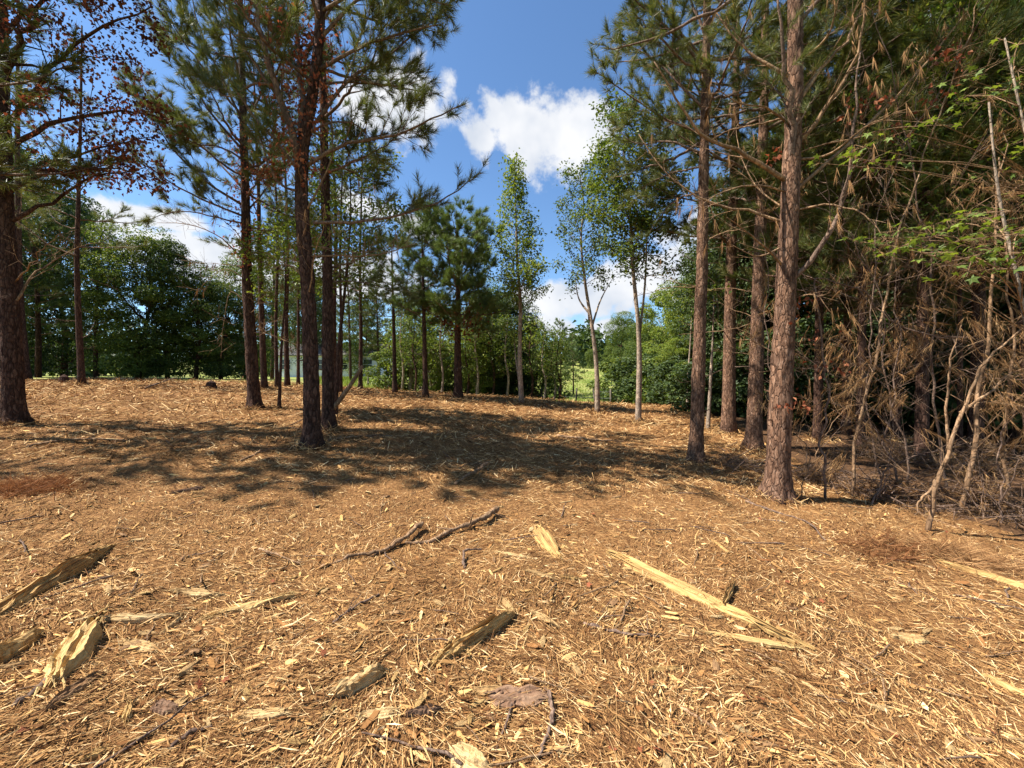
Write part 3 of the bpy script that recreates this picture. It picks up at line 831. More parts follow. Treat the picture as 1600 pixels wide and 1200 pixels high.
def pine(label, pts, wpx, seed, crown=(4.5, 14), rad=2.0, live_limbs=18, dead=(1.5, 4.5, 7), limbs=(), near=True, bark='pine_bark', needle='needle_green', m=42, nl=.17, nw=.0052, dens=1.0, group=None, top=.22, depth=None, height=None, k=None, red=0, az=None):
    """pts: the trunk as seen in the photograph from its foot up; crown: heights in metres"""
    g = ground_at(*pts[0]); d = g[1] if depth is None else depth
    P = px_path(pts, d); P[0] = g if depth is None else np.array([P[0][0], d, float(mulch_z(P[0][0], d))])
    if height: P = np.concatenate([P, [P[-1] + unit(P[-1] - P[-2]) * max(.3, (P[0][2] + height - P[-1][2]))]])
    th = math.atan2(abs(pts[0][0] - 800), F); w = wpx * d / F * math.cos(th)
    rg = np.random.default_rng(seed); root = thing('pine_tree', label, 'pine tree', P[0], group); o = P[0]
    H = P[-1][2] - P[0][2]
    mb, Q, r = trunk_mesh(P, w, top, 36 if near else (k or 12), int(H / .06) if near else 40, .022 if near else .012 * (k is None), seed)
    if near:
        st = []
        for q in range(22):
            i = rg.integers(8, len(Q) - 12); a = rg.uniform(0, 6.28); dv = np.array([math.cos(a), math.sin(a), rg.uniform(-.1, .4)]); ln = rg.uniform(.03, .16)
            st.append(np.concatenate([Q[i] + dv * r[i] * .7, Q[i] + dv * (r[i] + ln), [rg.uniform(.008, .018), .005]]))
        segs_mesh(mb, st, 6)
    mb.build('trunk', M[bark], root, o, True)
    hq = Q[:, 2] - P[0][2]

    def pos(h):
        i = int(np.clip(np.searchsorted(hq, h), 0, len(Q) - 1)); return Q[i], r[i]
    allS, allP, allD = [], [], []

    def emit(path, r0, live, bare=False, mat=None, dn=1.0, side=.5):
        n = max(8, int(len(path) * 3)); pp = smooth_path(path, n); pp[2:-1] += rg.normal(0, r0 * .35, (n - 3, 3))
        S, SP, SD = grow_limb(rg, pp, r0, live, dens * dn, side, .22, True, bare)
        if near:
            b = MB(); tube(b, pp, np.linspace(r0, r0 * .22, n), 6); segs_mesh(b, S, 3)
            lo = b.build('limb', M[mat or ('dry_twig' if bare else 'twig_bark')], root, o, True)
            if len(SP) and not bare:
                b = MB(); needles_mesh(b, SP, SD, m, nl, nw, rg); b.build('needles', M[needle], lo, o, kind='stuff')
            elif len(SP) and bare and live > 0:
                b = MB(); needles_mesh(b, SP, unit(SD * .3 + np.array([0, 0, -1])), 16, nl, nw, rg, (3, 28), .08, .3); b.build('dead_needles', M['needle_dead'], lo, o, kind='stuff')
        else:
            for a in range(n - 1): S.append(np.concatenate([pp[a], pp[a + 1], [r0 * (1 - .75 * a / n), r0 * (1 - .75 * (a + 1) / n)]]))
            allS.extend(S)
            if not bare: allP.append(SP); allD.append(SD)
    for L in limbs:
        pth = px_path(L['p'], d + L.get('d0', 0), d + L.get('d1', 0)); emit(pth, L.get('r', .028), L.get('live', 1.0), L.get('bare', False), L.get('mat'), L.get('dn', 1.0), L.get('side', .5))
    ga = rg.uniform(0, 6.28)
    for q in range(live_limbs):
        t = (q + rg.random() * .6) / live_limbs; h = crown[0] + (crown[1] - crown[0]) * t
        if h > H * .99: break
        p, rr = pos(h); ga += 2.4 + rg.normal(0, .3)
        if az is not None: ga = az + rg.normal(0, .9) if rg.random() < .7 else ga
        Ln = rad * (math.sin(math.pi * min(.98, (.28 + .72 * t))) ** .7) * rg.uniform(.7, 1.15) + .25
        el = -.05 + .55 * t + rg.normal(0, .12)
        dd = np.array([math.cos(ga) * math.cos(el), math.sin(ga) * math.cos(el), math.sin(el)])
        emit(walk(rg, p, dd, Ln, 5, .45, .08), min(rr * .45, .008 + Ln * .011), 1.0)
    for q in range(dead[2]):
        h = rg.uniform(dead[0], dead[1]); p, rr = pos(h); a = rg.uniform(0, 6.28); el = rg.uniform(-.15, .45)
        dd = np.array([math.cos(a) * math.cos(el), math.sin(a) * math.cos(el), math.sin(el)])
        emit(walk(rg, p, dd, rg.uniform(.4, rad * .8), 5, .1, .14), rg.uniform(.007, .015), .0 if rg.random() < .6 else .4, True, None, .7, .42)
    if not near:
        b = MB(); segs_mesh(b, allS, 3); b.build('branches', M['twig_bark'], root, o, True, 'stuff')
        if allP:
            b = MB(); needles_mesh(b, np.concatenate(allP), np.concatenate(allD), m, nl, nw, rg); b.build('needles', M[needle], root, o, kind='stuff')
    return root, pos, o, d


def leafy(name, label, cat, stems, wpx, seed, crown, rad, nbr=26, leaf='leaf_green', bark='pale_bark', size=.10, per=16, base=None, shape='cone', group=None, limbs=(), elev=.55, stemw=.45):
    """slender broadleaf tree; stems: trunk paths in the photograph, the first is the main one"""
    g = ground_at(*stems[0][0]) if base is None else np.array(base); d = g[1]; rg = np.random.default_rng(seed)
    root = thing(name, label, cat, g, group); S = []; LP = []
    for si, st in enumerate(stems):
        P = px_path(st, d, d + (0 if si == 0 else .4))
        if si == 0: P[0] = g
        th = math.atan2(abs(st[0][0] - 800), F); w = wpx * d / F * math.cos(th) * (1 if si == 0 else stemw)
        mb, Q, r = trunk_mesh(P, w, .12, 12, 46, .006, seed + si, .15 if si == 0 else 0)
        if si: Q[0, 2] += .25
        mb.build('trunk', M[bark], root, g, True)
        hq = Q[:, 2] - g[2]; H = hq[-1]
        nb = nbr if si == 0 else (nbr // 2 if H > crown[0] + 1.5 else 3); ga = rg.uniform(0, 6)
        for q in range(nb):
            t = (q + rg.random()) / nb; h = crown[0] + (H - crown[0]) * t if H > crown[0] + .5 else H * (.8 + .2 * t); i = int(np.clip(np.searchsorted(hq, h), 0, len(Q) - 1))
            ga += 2.4 + rg.normal(0, .3)
            prof = (1.0 - t) ** .75 if shape == 'cone' else math.sin(math.pi * (.18 + .78 * t)) ** .8
            Ln = (rad * prof * rg.uniform(.65, 1.2) if nb > 3 else .3) + .18
            el = elev + rg.normal(0, .15)
            dd = np.array([math.cos(ga) * math.cos(el), math.sin(ga) * math.cos(el), math.sin(el)])
            pp = walk(rg, Q[i], dd, Ln, 5, .1, .12); r0 = min(r[i] * .5, .006 + .010 * Ln)
            for a in range(5): S.append(np.concatenate([pp[a], pp[a + 1], [r0 * (1 - .16 * a), r0 * (.84 - .16 * a)]]))
            s2, SP, _ = grow_limb(rg, pp, r0, .92, 1.25, .5, .15)
            S += s2; LP.append(SP)
    for L in limbs:
        pp = px_path(L['p'], d, d + L.get('d1', 0)); r0 = L.get('r', .02)
        for a in range(len(pp) - 1): S.append(np.concatenate([pp[a], pp[a + 1], [r0 * (1 - a / len(pp)), r0 * (1 - (a + 1) / len(pp))]]))
        s2, SP, _ = grow_limb(rg, smooth_path(pp, 8), r0, .9, 1.0, .4, .3); S += s2
        if L.get('live', 1): LP.append(SP)
    b = MB(); segs_mesh(b, S, 3); b.build('branches', M['twig_bark'], root, g, True, 'stuff')
    LP = np.concatenate(LP); LP = np.repeat(LP, per, 0) + rg.normal(0, size * 1.15, (len(LP) * per, 3))
    b = MB(); leaves_mesh(b, LP, size, rg, .5, .5); b.build('crown', M[leaf], root, g, kind='stuff')
    return root


def hung_leaves(parent, org, name, pts_px, d, n, spread, size, mat, seed, dspread=.5):
    rg = np.random.default_rng(seed); P = []
    for (px, py) in pts_px: P.append(at(px, py, d + rg.normal(0, dspread)))
    P = np.array(P); i = rg.integers(0, len(P), n); Q = P[i] + rg.normal(0, spread, (n, 3))
    b = MB(); leaves_mesh(b, Q, size, rg, -.2, 1.2, .4, .7); return b.build(name, M[mat], parent, org, kind='stuff')


# --- left edge: tree with dark red leaves
def red_tree():
    stems = [(22, 664), (15, 470), (6, 280), (3, 150), (2, 60), (-6, -120), (-20, -420)]
    g = ground_at(*stems[0]); d = g[1]; root = thing('red_leaved_tree', 'dark trunked tree with dark red leaves at the left edge', 'tree', g)
    P = px_path(stems, d); P[0] = g; rg = np.random.default_rng(3)
    mb, Q, r = trunk_mesh(P, 40 * d / F * math.cos(R(51)), .3, 40, 200, .02, 4); mb.build('trunk', M['dark_bark'], root, g, True)
    limbs = [([(8, 200), (62, 132), (120, 70), (168, 40), (236, 6)], .045, 1), ([(12, 230), (80, 196), (140, 180), (205, 176), (262, 188)], .045, 1),
             ([(12, 262), (90, 268), (170, 262), (250, 285)], .03, 1), ([(20, 345), (90, 308), (150, 276), (232, 262)], .035, 1), ([(4, 120), (28, 72), (52, 30), (70, -40)], .06, 1),
             ([(2, 60), (40, 20), (90, -10), (150, -60)], .04, 1), ([(14, 300), (80, 262), (150, 232), (240, 215)], .03, 1), ([(4, 100), (70, 102), (130, 88), (200, 95)], .026, 1),
             ([(-10, -100), (60, -150), (130, -200), (220, -220)], .05, 1), ([(-10, -160), (-90, -220), (-150, -260)], .05, 1), ([(-6, -60), (60, -100), (170, -130), (250, -130)], .045, 1), ([(-18, -330), (60, -400), (130, -420)], .04, 1), ([(-12, -220), (70, -290), (190, -330)], .04, 1), ([(-14, -260), (-90, -340), (-130, -420)], .04, 1),
             ([(26, 470), (62, 420), (100, 398), (160, 378)], .022, 0), ([(24, 440), (60, 400), (98, 360)], .014, 0)]
    for L, r0, live in limbs:
        pp = smooth_path(px_path(L, d, d + rg.uniform(-1.0, 1.2)), 12); pp[2:] += rg.normal(0, .02, (10, 3))
        S, SP, SD = grow_limb(rg, pp, r0, 1.0 if live else 0, 1.1, .42, .2)
        b = MB(); tube(b, pp, np.linspace(r0, r0 * .2, 12), 7); segs_mesh(b, S, 3); lo = b.build('limb', M['dark_bark' if live else 'dry_twig'], root, g, True)
        if live and len(SP):
            LP = np.repeat(SP, 12, 0) + rg.normal(0, .11, (len(SP) * 12, 3)) - np.array([0, 0, .04])
            b = MB(); leaves_mesh(b, LP, .064, rg, -.1, 1.3, .35, .75); b.build('leaves', M['leaf_red'], lo, g, kind='stuff')
    # upper crown above the photograph's edge
    b = MB(); S = []; LP = []
    for q in range(34):
        p = Q[rg.integers(155, 198)]; a = rg.uniform(0, 6.28); pp = walk(rg, p, [math.cos(a), math.sin(a) * .7, .55], rg.uniform(1.2, 2.6), 6, .1)
        s2, SP, _ = grow_limb(rg, pp, .03, 1, 1.0, .45, .2); S += s2; LP.append(SP)
        for k in range(6): S.append(np.concatenate([pp[k], pp[k + 1], [.03 - .004 * k, .026 - .004 * k]]))
    segs_mesh(b, S, 3); up = b.build('upper_branches', M['dark_bark'], root, g, True)
    LP = np.concatenate(LP); LP = np.repeat(LP, 9, 0) + rg.normal(0, .13, (len(LP) * 9, 3))
    b = MB(); leaves_mesh(b, LP, .11, rg, .3, .8); b.build('leaves', M['leaf_red'], up, g, kind='stuff')


red_tree()

LM = lambda p, **k: dict(p=p, **k)
# --- pines on the left
pine('slim dark pine just right of the red leaved edge tree', [(42, 594), (32, 480), (28, 300), (28, 100), (30, -60)], 16, 21, (3.5, 11), 1.8, 14, (1, 4, 7), near=False, bark='dark_bark', m=30, nw=.011, nl=.2)
pine('slender dark pine standing alone before the left wood', [(128, 602), (122, 480), (120, 400), (122, 330), (126, 180), (128, 40)], 13, 22, (4.5, 10), 2.0, 16, (1.2, 5.5, 9), near=False, bark='dark_bark', m=30, nw=.011, nl=.2)
r_, pos_, o_, d_ = pine('tall pine with needles fanning left, left of the central pair', [(398, 640), (392, 540), (386, 430), (384, 330), (381, 220), (378, 100), (374, -60)], 21, 23, (4.6, 12.0), 2.3, 24, (1.6, 5.0, 9), bark='dark_bark', height=13.5, m=64, nw=.0085, nl=.2, dens=1.5, limbs=[
    LM([(382, 322), (334, 292), (284, 248), (232, 180)], r=.035, d1=-.8), LM([(381, 236), (336, 186), (292, 116), (238, 40)], r=.035, d1=-.6, dn=1.3), LM([(379, 190), (345, 118), (312, 48), (292, -40)], r=.035, d1=.8, dn=1.2),
    LM([(384, 300), (330, 240), (270, 190), (215, 120)], r=.03, d1=.8, dn=1.2), LM([(380, 200), (410, 140), (440, 60), (455, -20)], r=.03, d1=1), LM([(384, 350), (340, 340), (280, 330), (225, 345)], r=.022, d1=-1, dn=.8),
    LM([(380, 250), (348, 230), (310, 225), (262, 205)], r=.028, d1=-1.2), LM([(386, 330), (420, 290), (445, 240)], r=.025, d1=.8),
    LM([(388, 420), (350, 375), (300, 352), (245, 348)], r=.022, bare=True, live=.0), LM([(388, 440), (352, 420), (322, 440), (300, 470)], r=.012, bare=True, live=.1), LM([(390, 480), (362, 455), (350, 500), (345, 560)], r=.012, bare=True, live=.0), LM([(385, 390), (420, 360), (450, 350)], r=.016, bare=True, live=.2)])
hung_leaves(r_, o_, 'dead_leaves', [(380 + 12 * math.sin(k * 2.1), 200 + k * 11) for k in range(20)] + [(400 + k * 4, 270 + 8 * math.sin(k)) for k in range(10)], d_, 1300, .13, .06, 'leaf_rust', 4, .3)
pine('thin dark pine behind the tall left pine', [(413, 608), (409, 500), (406, 400), (404, 300), (400, 200)], 11, 24, (5.0, 13), 2.0, 16, (1.5, 5, 8), near=False, bark='dark_bark', height=13, m=28, nw=.012, nl=.22)
# central pair
r_, pos_, o_, d_ = pine('large central pine with forked top and rusty leaves on its stem', [(488, 700), (485, 560), (479, 420), (471, 300), (474, 230), (488, 150), (498, 60), (502, -60)], 27, 25, (5.6, 11.5), 2.0, 16, (2.2, 5.2, 8), bark='dark_bark', height=12.5, m=58, nw=.0065, nl=.17, dens=1.35, limbs=[
    LM([(468, 250), (448, 180), (425, 110), (408, 40), (398, -60)], r=.065, d1=-.7, side=.35), LM([(472, 215), (470, 140), (466, 60), (462, -60)], r=.055, d1=.5, side=.35),
    LM([(500, 108), (556, 78), (622, 54), (690, 38)], r=.032, d1=-.3, dn=1.5), LM([(495, 190), (548, 122), (600, 92), (640, 58), (690, 20)], r=.032, d1=.5, dn=1.5),
    LM([(480, 258), (540, 225), (600, 214), (660, 194), (728, 162)], r=.034, d1=-.4, dn=1.3), LM([(490, 348), (555, 346), (620, 336), (690, 312), (744, 276)], r=.030, d1=.3, dn=1.1, side=.3),
    LM([(500, 60), (550, 10), (610, -30), (680, -60)], r=.032, d1=0, dn=1.5), LM([(500, 130), (560, 130), (610, 130), (655, 108)], r=.022, d1=.9, dn=1.3), LM([(484, 205), (530, 190), (560, 196), (590, 240)], r=.02, d1=.5), LM([(500, 20), (570, -20), (640, -10), (702, 8)], r=.03, d1=-.7, dn=1.6),
    LM([(440, 160), (405, 110), (370, 60), (330, 10)], r=.03, d1=-.5), LM([(430, 130), (400, 130), (360, 150), (320, 130)], r=.025, d1=.6), LM([(470, 300), (440, 290), (415, 240), (400, 190)], r=.022, d1=-.6), LM([(470, 270), (430, 220), (380, 160), (350, 110)], r=.03, d1=-.8, side=.4),
    LM([(478, 330), (500, 290), (520, 235), (518, 190)], r=.018, bare=True, live=0), LM([(480, 440), (450, 415), (420, 420)], r=.015, bare=True, live=.1), LM([(482, 400), (540, 400), (590, 398), (650, 380)], r=.017, bare=True, live=.1)])
hung_leaves(r_, o_, 'dead_leaves', [(455 + 26 * math.sin(k * 1.7), 20 + k * 9) for k in range(28)] + [(500 + 14 * math.sin(k), 40 + 12 * k) for k in range(14)] + [(380 + k * 9, 10 + k * 5) for k in range(9)], d_, 1700, .12, .058, 'leaf_rust', 6, .3)
r_, pos_, o_, d_ = pine('rough barked pine close behind the large central pine', [(513, 672), (512, 540), (511, 400), (508, 280), (505, 150), (502, 0)], 20, 26, (5, 13), 2.0, 20, (2, 5.0, 9), bark='dark_bark', height=13, m=54, nw=.008, nl=.19, dens=1.4, limbs=[
    LM([(512, 420), (548, 410), (590, 390), (640, 385)], r=.018, d1=.8), LM([(512, 440), (560, 440), (600, 450), (640, 470)], r=.016, d1=1.0)])
hung_leaves(r_, o_, 'vine_leaves', [(505 + 22 * math.sin(k * 1.9), 190 + k * 8) for k in range(26)] + [(545 + 30 * math.sin(k * 1.3), 300 + k * 6) for k in range(16)] + [(440 + 20 * math.sin(k), 370 + 6 * k) for k in range(8)], d_ - .2, 700, .10, .06, 'leaf_bright', 8, .15)
leafy('broadleaf_tree', 'small green broadleaf growing behind the rear central pine', 'tree', [[(524, 652), (528, 560), (540, 440), (548, 330), (545, 230)]], 8, 63, (2.6, 0), 1.25, 34, 'leaf_green', 'dark_bark', .085, 10, shape='round')
leafy('broadleaf_tree', 'small pale leaved tree between the left pine and central pine', 'tree', [[(436, 640), (440, 540), (446, 440), (442, 360)]], 6, 64, (2.4, 0), 1.0, 22, 'leaf_bright', 'dark_bark', .085, 9, shape='round')

# leaning pole against the rear central pine
def leaning_pole():
    a = ground_at(497, 668); b = at(566, 572, a[1] - .3); P = np.linspace(a, b, 10); P[:, 0] += .04 * np.sin(np.linspace(0, 3, 10))
    mb = MB(); tube(mb, P, np.linspace(.062, .032, 10), 8, True, .006, 5)
    o = mb.build('leaning_pole', M['dry_twig'], org=a, smooth=True); o.location = a; tag(o, 'broken bare pole leaning at the foot of the central pines', 'pole')


leaning_pole()

# thin trunks between the left pines and the house
def pine_copies(specs, make, first):
    """specs: (px, py, scale, label); the first `first` are built, the others are turned copies of them"""
    built = []
    for i, sp in enumerate(specs):
        if i < first: built.append(make(i, *sp)[0]); continue
        src = built[i % first]; o = copy_tree(src); g = ground_at(sp[0], sp[1]); g[2] -= .03
        o.location = g; o.rotation_euler = (0, 0, 1.3 + 1.9 * i); f = .92 + .05 * (i % 4); o.scale = (f, f, f); o['label'] = sp[3]


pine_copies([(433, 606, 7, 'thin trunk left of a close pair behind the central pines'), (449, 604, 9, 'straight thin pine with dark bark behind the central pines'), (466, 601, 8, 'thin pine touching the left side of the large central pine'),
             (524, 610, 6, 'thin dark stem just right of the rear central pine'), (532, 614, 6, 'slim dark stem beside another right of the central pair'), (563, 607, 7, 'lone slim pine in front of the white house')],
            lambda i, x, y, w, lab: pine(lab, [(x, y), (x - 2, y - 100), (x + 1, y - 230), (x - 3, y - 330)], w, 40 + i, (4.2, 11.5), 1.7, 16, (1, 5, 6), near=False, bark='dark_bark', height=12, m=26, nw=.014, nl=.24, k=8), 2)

# --- slender trees in the middle
pine('slim sparse pine left of the middle group', [(617, 613), (615, 500), (613, 430), (612, 382)], 8, 50, (3.2, 7.0), 1.3, 30, (1.5, 3.6, 3), near=False, bark='dark_bark', m=30, nw=.011, nl=.22, needle='needle_bright', k=8, dens=1.2)
pine('slim pine with a pointed crown in the middle group', [(665, 621), (663, 520), (661, 440), (659, 352)], 9, 51, (3.0, 8.2), 1.5, 36, (1.5, 3.2, 4), near=False, bark='dark_bark', m=42, nw=.011, nl=.22, needle='needle_bright', k=8, dens=1.3)
r_, pos_, o_, d_ = pine('bushy full crowned pine with rusty lower twigs in the middle', [(716, 622), (715, 520), (716, 440), (714, 352)], 14, 52, (2.6, 8.2), 2.4, 54, (1.2, 2.8, 6), near=False, bark='dark_bark', m=50, nw=.012, nl=.24, needle='needle_bright', k=10, dens=1.7)
hung_leaves(r_, o_, 'dead_leaves', [(700 + k * 4, 500 + 12 * math.sin(k)) for k in range(14)], d_, 350, .3, .12, 'leaf_red', 9, .5)
leafy('slender_tree', 'slim pale trunked tree with narrow pointed green crown', 'tree', [[(815, 632), (812, 560), (813, 480), (808, 400), (806, 320), (804, 262)], [(812, 600), (806, 560), (803, 520)]], 8.5, 60, (3.4, 0), 1.3, 50, 'leaf_bright', 'pale_bark', .105, 11, elev=.8)
leafy('slender_tree', 'bent slim pale trunk with light crown, left of a forked one', 'tree', [[(934, 645), (931, 560), (925, 510), (914, 440), (908, 370), (912, 320), (906, 270)], [(925, 510), (938, 470), (960, 430)], [(921, 490), (906, 470), (898, 430)]], 8.5, 61, (4.4, 0), 1.15, 30, 'leaf_green', 'pale_bark', .10, 9, shape='round')
leafy('slender_tree', 'pale forked tree with yellow green crown in the right middle', 'tree', [[(997, 662), (999, 560), (998, 520), (990, 430), (985, 340), (978, 260), (962, 180)], [(999, 525), (1008, 440), (1010, 340), (1004, 250)]], 10, 62, (4.1, 0), 1.5, 44, 'leaf_green', 'pale_bark', .10, 10, shape='round')

# --- right side pines
pine('straight slim pine with bare trunk left of the right thicket', [(1087, 724), (1092, 560), (1097, 400), (1100, 250), (1104, 60), (1106, -80)], 23, 70, (5.8, 12), 2.2, 18, (3.0, 5.8, 4), height=12.5, m=62, nw=.0072, nl=.18, dens=1.35, limbs=[
    LM([(1102, 110), (1060, 60), (1015, 20), (970, -20)], r=.03, d1=-.6, dn=1.4), LM([(1100, 210), (1050, 190), (1000, 160), (925, 110)], r=.026, d1=.3, dn=1.3), LM([(1100, 170), (1050, 120), (1000, 80), (950, 60)], r=.028, d1=.7, dn=1.4), LM([(1104, 70), (1140, 30), (1180, -10)], r=.026, d1=.6, dn=1.2),
    LM([(1098, 260), (1050, 270), (1010, 290), (985, 320)], r=.02, d1=1.2, dn=1.1), LM([(1098, 240), (1040, 220), (1000, 225), (960, 200)], r=.024, d1=1.0, dn=1.3), LM([(1103, 100), (1050, 30), (1000, -30), (960, -60)], r=.03, d1=-.9, dn=1.4), LM([(1104, 60), (1080, 0), (1050, -60)], r=.03, d1=.3, dn=1.4), LM([(1100, 300), (1060, 310), (1030, 340), (1010, 370)], r=.018, d1=1.4)])
pine('rough barked pine furthest back in the right row', [(1138, 678), (1140, 540), (1142, 420), (1146, 300), (1150, 150), (1152, 0)], 23, 71, (4.6, 14), 2.6, 34, (1.5, 5, 9), near=False, height=14, m=54, nw=.010, nl=.2, dens=1.5, k=16)
pine('dark brown pine close behind the big right pine', [(1177, 702), (1182, 560), (1186, 420), (1190, 300), (1194, 150), (1196, 0)], 26, 72, (5.2, 13), 2.5, 28, (1.5, 5.5, 10), height=13.5, m=54, nw=.008, nl=.2, dens=1.4, az=.6)
pine('big right pine with peeling lit bark and long bare limbs', [(1214, 780), (1220, 620), (1228, 450), (1236, 270), (1242, 120), (1242, -40), (1240, -260)], 40, 73, (6.6, 12), 2.4, 16, (3.6, 5.4, 3), height=12.5, m=50, nw=.0055, nl=.17, az=.5, limbs=[
    LM([(1234, 286), (1170, 246), (1100, 212), (1052, 150), (1022, 96)], r=.034, bare=True, live=.1, d1=-.3, dn=.8, side=.35), LM([(1238, 122), (1190, 96), (1150, 62), (1120, 20)], r=.028, bare=True, live=.1, d1=.3),
    LM([(1232, 350), (1170, 330), (1110, 318), (1040, 270), (998, 210)], r=.022, bare=True, live=.1, d1=.5, side=.35), LM([(1228, 420), (1180, 372), (1136, 340)], r=.02, bare=True, live=.1, d1=-.5),
    LM([(1236, 276), (1238, 180), (1226, 90), (1214, -20)], r=.042, bare=False, live=.6, d1=-.5, mat='twig_bark', side=.3), LM([(1246, 160), (1290, 100), (1330, 50), (1360, -20)], r=.03, bare=True, live=.15, d1=.3),
    LM([(1244, 230), (1290, 170), (1340, 80), (1352, -20)], r=.028, bare=True, live=.2, d1=-.5), LM([(1228, 446), (1270, 405), (1300, 360), (1325, 260), (1345, 80)], r=.034, bare=True, live=.3, d1=-.5, mat='twig_bark', side=.3),
    LM([(1240, 300), (1330, 220), (1420, 130), (1510, 20)], r=.026, bare=True, live=.3, d1=.4, side=.3), LM([(1236, 380), (1180, 400), (1140, 380)], r=.014, bare=True, live=.3), LM([(1224, 560), (1190, 540), (1160, 520)], r=.010, bare=True, live=.2),
    LM([(1230, 300), (1180, 290), (1130, 300), (1080, 330)], r=.014, bare=True, live=.2, d1=-.6), LM([(1232, 330), (1190, 300), (1160, 250), (1150, 200)], r=.013, bare=True, live=.15, d1=.6), LM([(1240, 200), (1200, 170), (1150, 160), (1110, 130)], r=.016, bare=True, live=.1, d1=-.5), LM([(1244, 100), (1290, 60), (1310, 0)], r=.018, bare=True, live=.2, d1=-.6),
    LM([(1240, 250), (1300, 240), (1350, 200), (1420, 170)], r=.018, bare=True, live=.35, d1=-.8), LM([(1236, 330), (1290, 320), (1340, 330), (1390, 380)], r=.015, bare=True, live=.5, d1=-.7), LM([(1230, 470), (1270, 460), (1300, 490)], r=.010, bare=True, live=.5, d1=-.3),
    LM([(1242, 40), (1300, -20), (1350, -70)], r=.03, d1=.9, dn=1.2)])
pine('dark straight pine deep in the right thicket', [(1524, 722), (1528, 560), (1530, 400), (1534, 200), (1540, 20)], 27, 74, (4.5, 12), 2.4, 18, (1.5, 4.5, 12), bark='dark_bark', height=12.5, m=44, nw=.0065, nl=.2)
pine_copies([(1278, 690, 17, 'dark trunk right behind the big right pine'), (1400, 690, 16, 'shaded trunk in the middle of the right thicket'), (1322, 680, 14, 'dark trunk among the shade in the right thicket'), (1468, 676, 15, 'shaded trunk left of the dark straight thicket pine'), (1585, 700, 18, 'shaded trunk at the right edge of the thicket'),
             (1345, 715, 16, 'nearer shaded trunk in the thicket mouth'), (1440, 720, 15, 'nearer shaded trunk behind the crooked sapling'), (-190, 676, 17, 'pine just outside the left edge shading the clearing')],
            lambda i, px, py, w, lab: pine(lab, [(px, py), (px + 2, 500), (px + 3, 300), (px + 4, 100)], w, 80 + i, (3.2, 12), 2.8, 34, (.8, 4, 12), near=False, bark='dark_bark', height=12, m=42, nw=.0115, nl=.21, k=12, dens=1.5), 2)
for i, (pts, w, lab) in enumerate([([(1106, 672), (1110, 600), (1114, 520), (1116, 440)], 7, 'thin pale sapling stem between the right row pines'), ([(1074, 640), (1076, 580), (1080, 510), (1082, 450)], 5, 'thin pale sapling stem left of the slim bare pine')]):
    leafy('sapling', lab, 'sapling', [pts], w, 90 + i, (3.2, 0), .8, 12, 'leaf_green', 'pale_bark', .10, 6)


# ------------------------------------------------------------------ right thicket: saplings, dead brush, sweetgum
def brush(name, label, cat, stems, seed, d0, r=.016, live=.55, bark='dry_twig', dens=1.0, side=.45, needles=16, nmat='needle_dead', base=True, nl=.16, up=False):
    """bare stem(s) with drooping bunches of dead needles; stems: lists of photograph points, d0 = (depth at foot, depth at tip)"""
    rg = np.random.default_rng(seed); S = []; SP = []; SD = []; b = MB(); root = None
    for si, st in enumerate(stems):
        P = px_path(st, d0[0], d0[1])
        if si == 0:
            o = P[0].copy()
            if base: o[2] = float(mulch_z(o[0], o[1])); P[0] = o - np.array([0, 0, .05])
            root = thing(name, label, cat, o)
        n = 6 * len(st); pp = smooth_path(P, n); pp[1:] += np.cumsum(rg.normal(0, .006, (n - 1, 3)), 0) + (.10 if r < .025 else .02) * np.stack([fbm(np.arange(1, n) * .28, np.full(n - 1, 3.3 * q + si), seed, 3) - fbm(np.array(.28), np.array(3.3 * q + si), seed, 3) for q in range(3)], 1) * 3
        r0 = r if si == 0 else r * .6
        tube(b, pp, np.linspace(r0, r0 * .25, n), 6)
        s2, p2, q2 = grow_limb(rg, pp, r0 * .6, live, dens * .7, side * rg.uniform(.5, 1), .12, True, True); S += s2; SP.append(p2); SD.append(q2)
    b.build('stem', M[bark], root, o, True)
    b = MB(); segs_mesh(b, S, 3); b.build('twigs', M[bark], root, o, kind='stuff')
    SP = np.concatenate(SP); SD = np.concatenate(SD)
    if len(SP) and live > 0:
        patch = fbm(SP[:, 0] * 2.2 + seed, SP[:, 2] * 2.2 + SP[:, 1], seed, 2); ok = patch > np.quantile(patch, .5); SP, SD = np.repeat(SP[ok], 4, 0), np.repeat(SD[ok], 4, 0); SP = SP + rg.normal(0, .07, SP.shape)
        b = MB(); third = rg.integers(0, 3, len(SP))
        for q, (nn, ln, sp) in enumerate(((5, nl * .5, (4, 70)), (11, nl * .75, (3, 55)), (22, nl * .95, (2, 36)))):
            s_ = third == q; needles_mesh(b, SP[s_], unit(unit(SD[s_]) * rg.uniform(.3, 1.0, (s_.sum(), 1)) + np.array([0, 0, -.8])), nn, ln, .0042, rg, sp, .24, .35)
        b.build('dry_needles', M[nmat], root, o, kind='stuff')
    return root, o


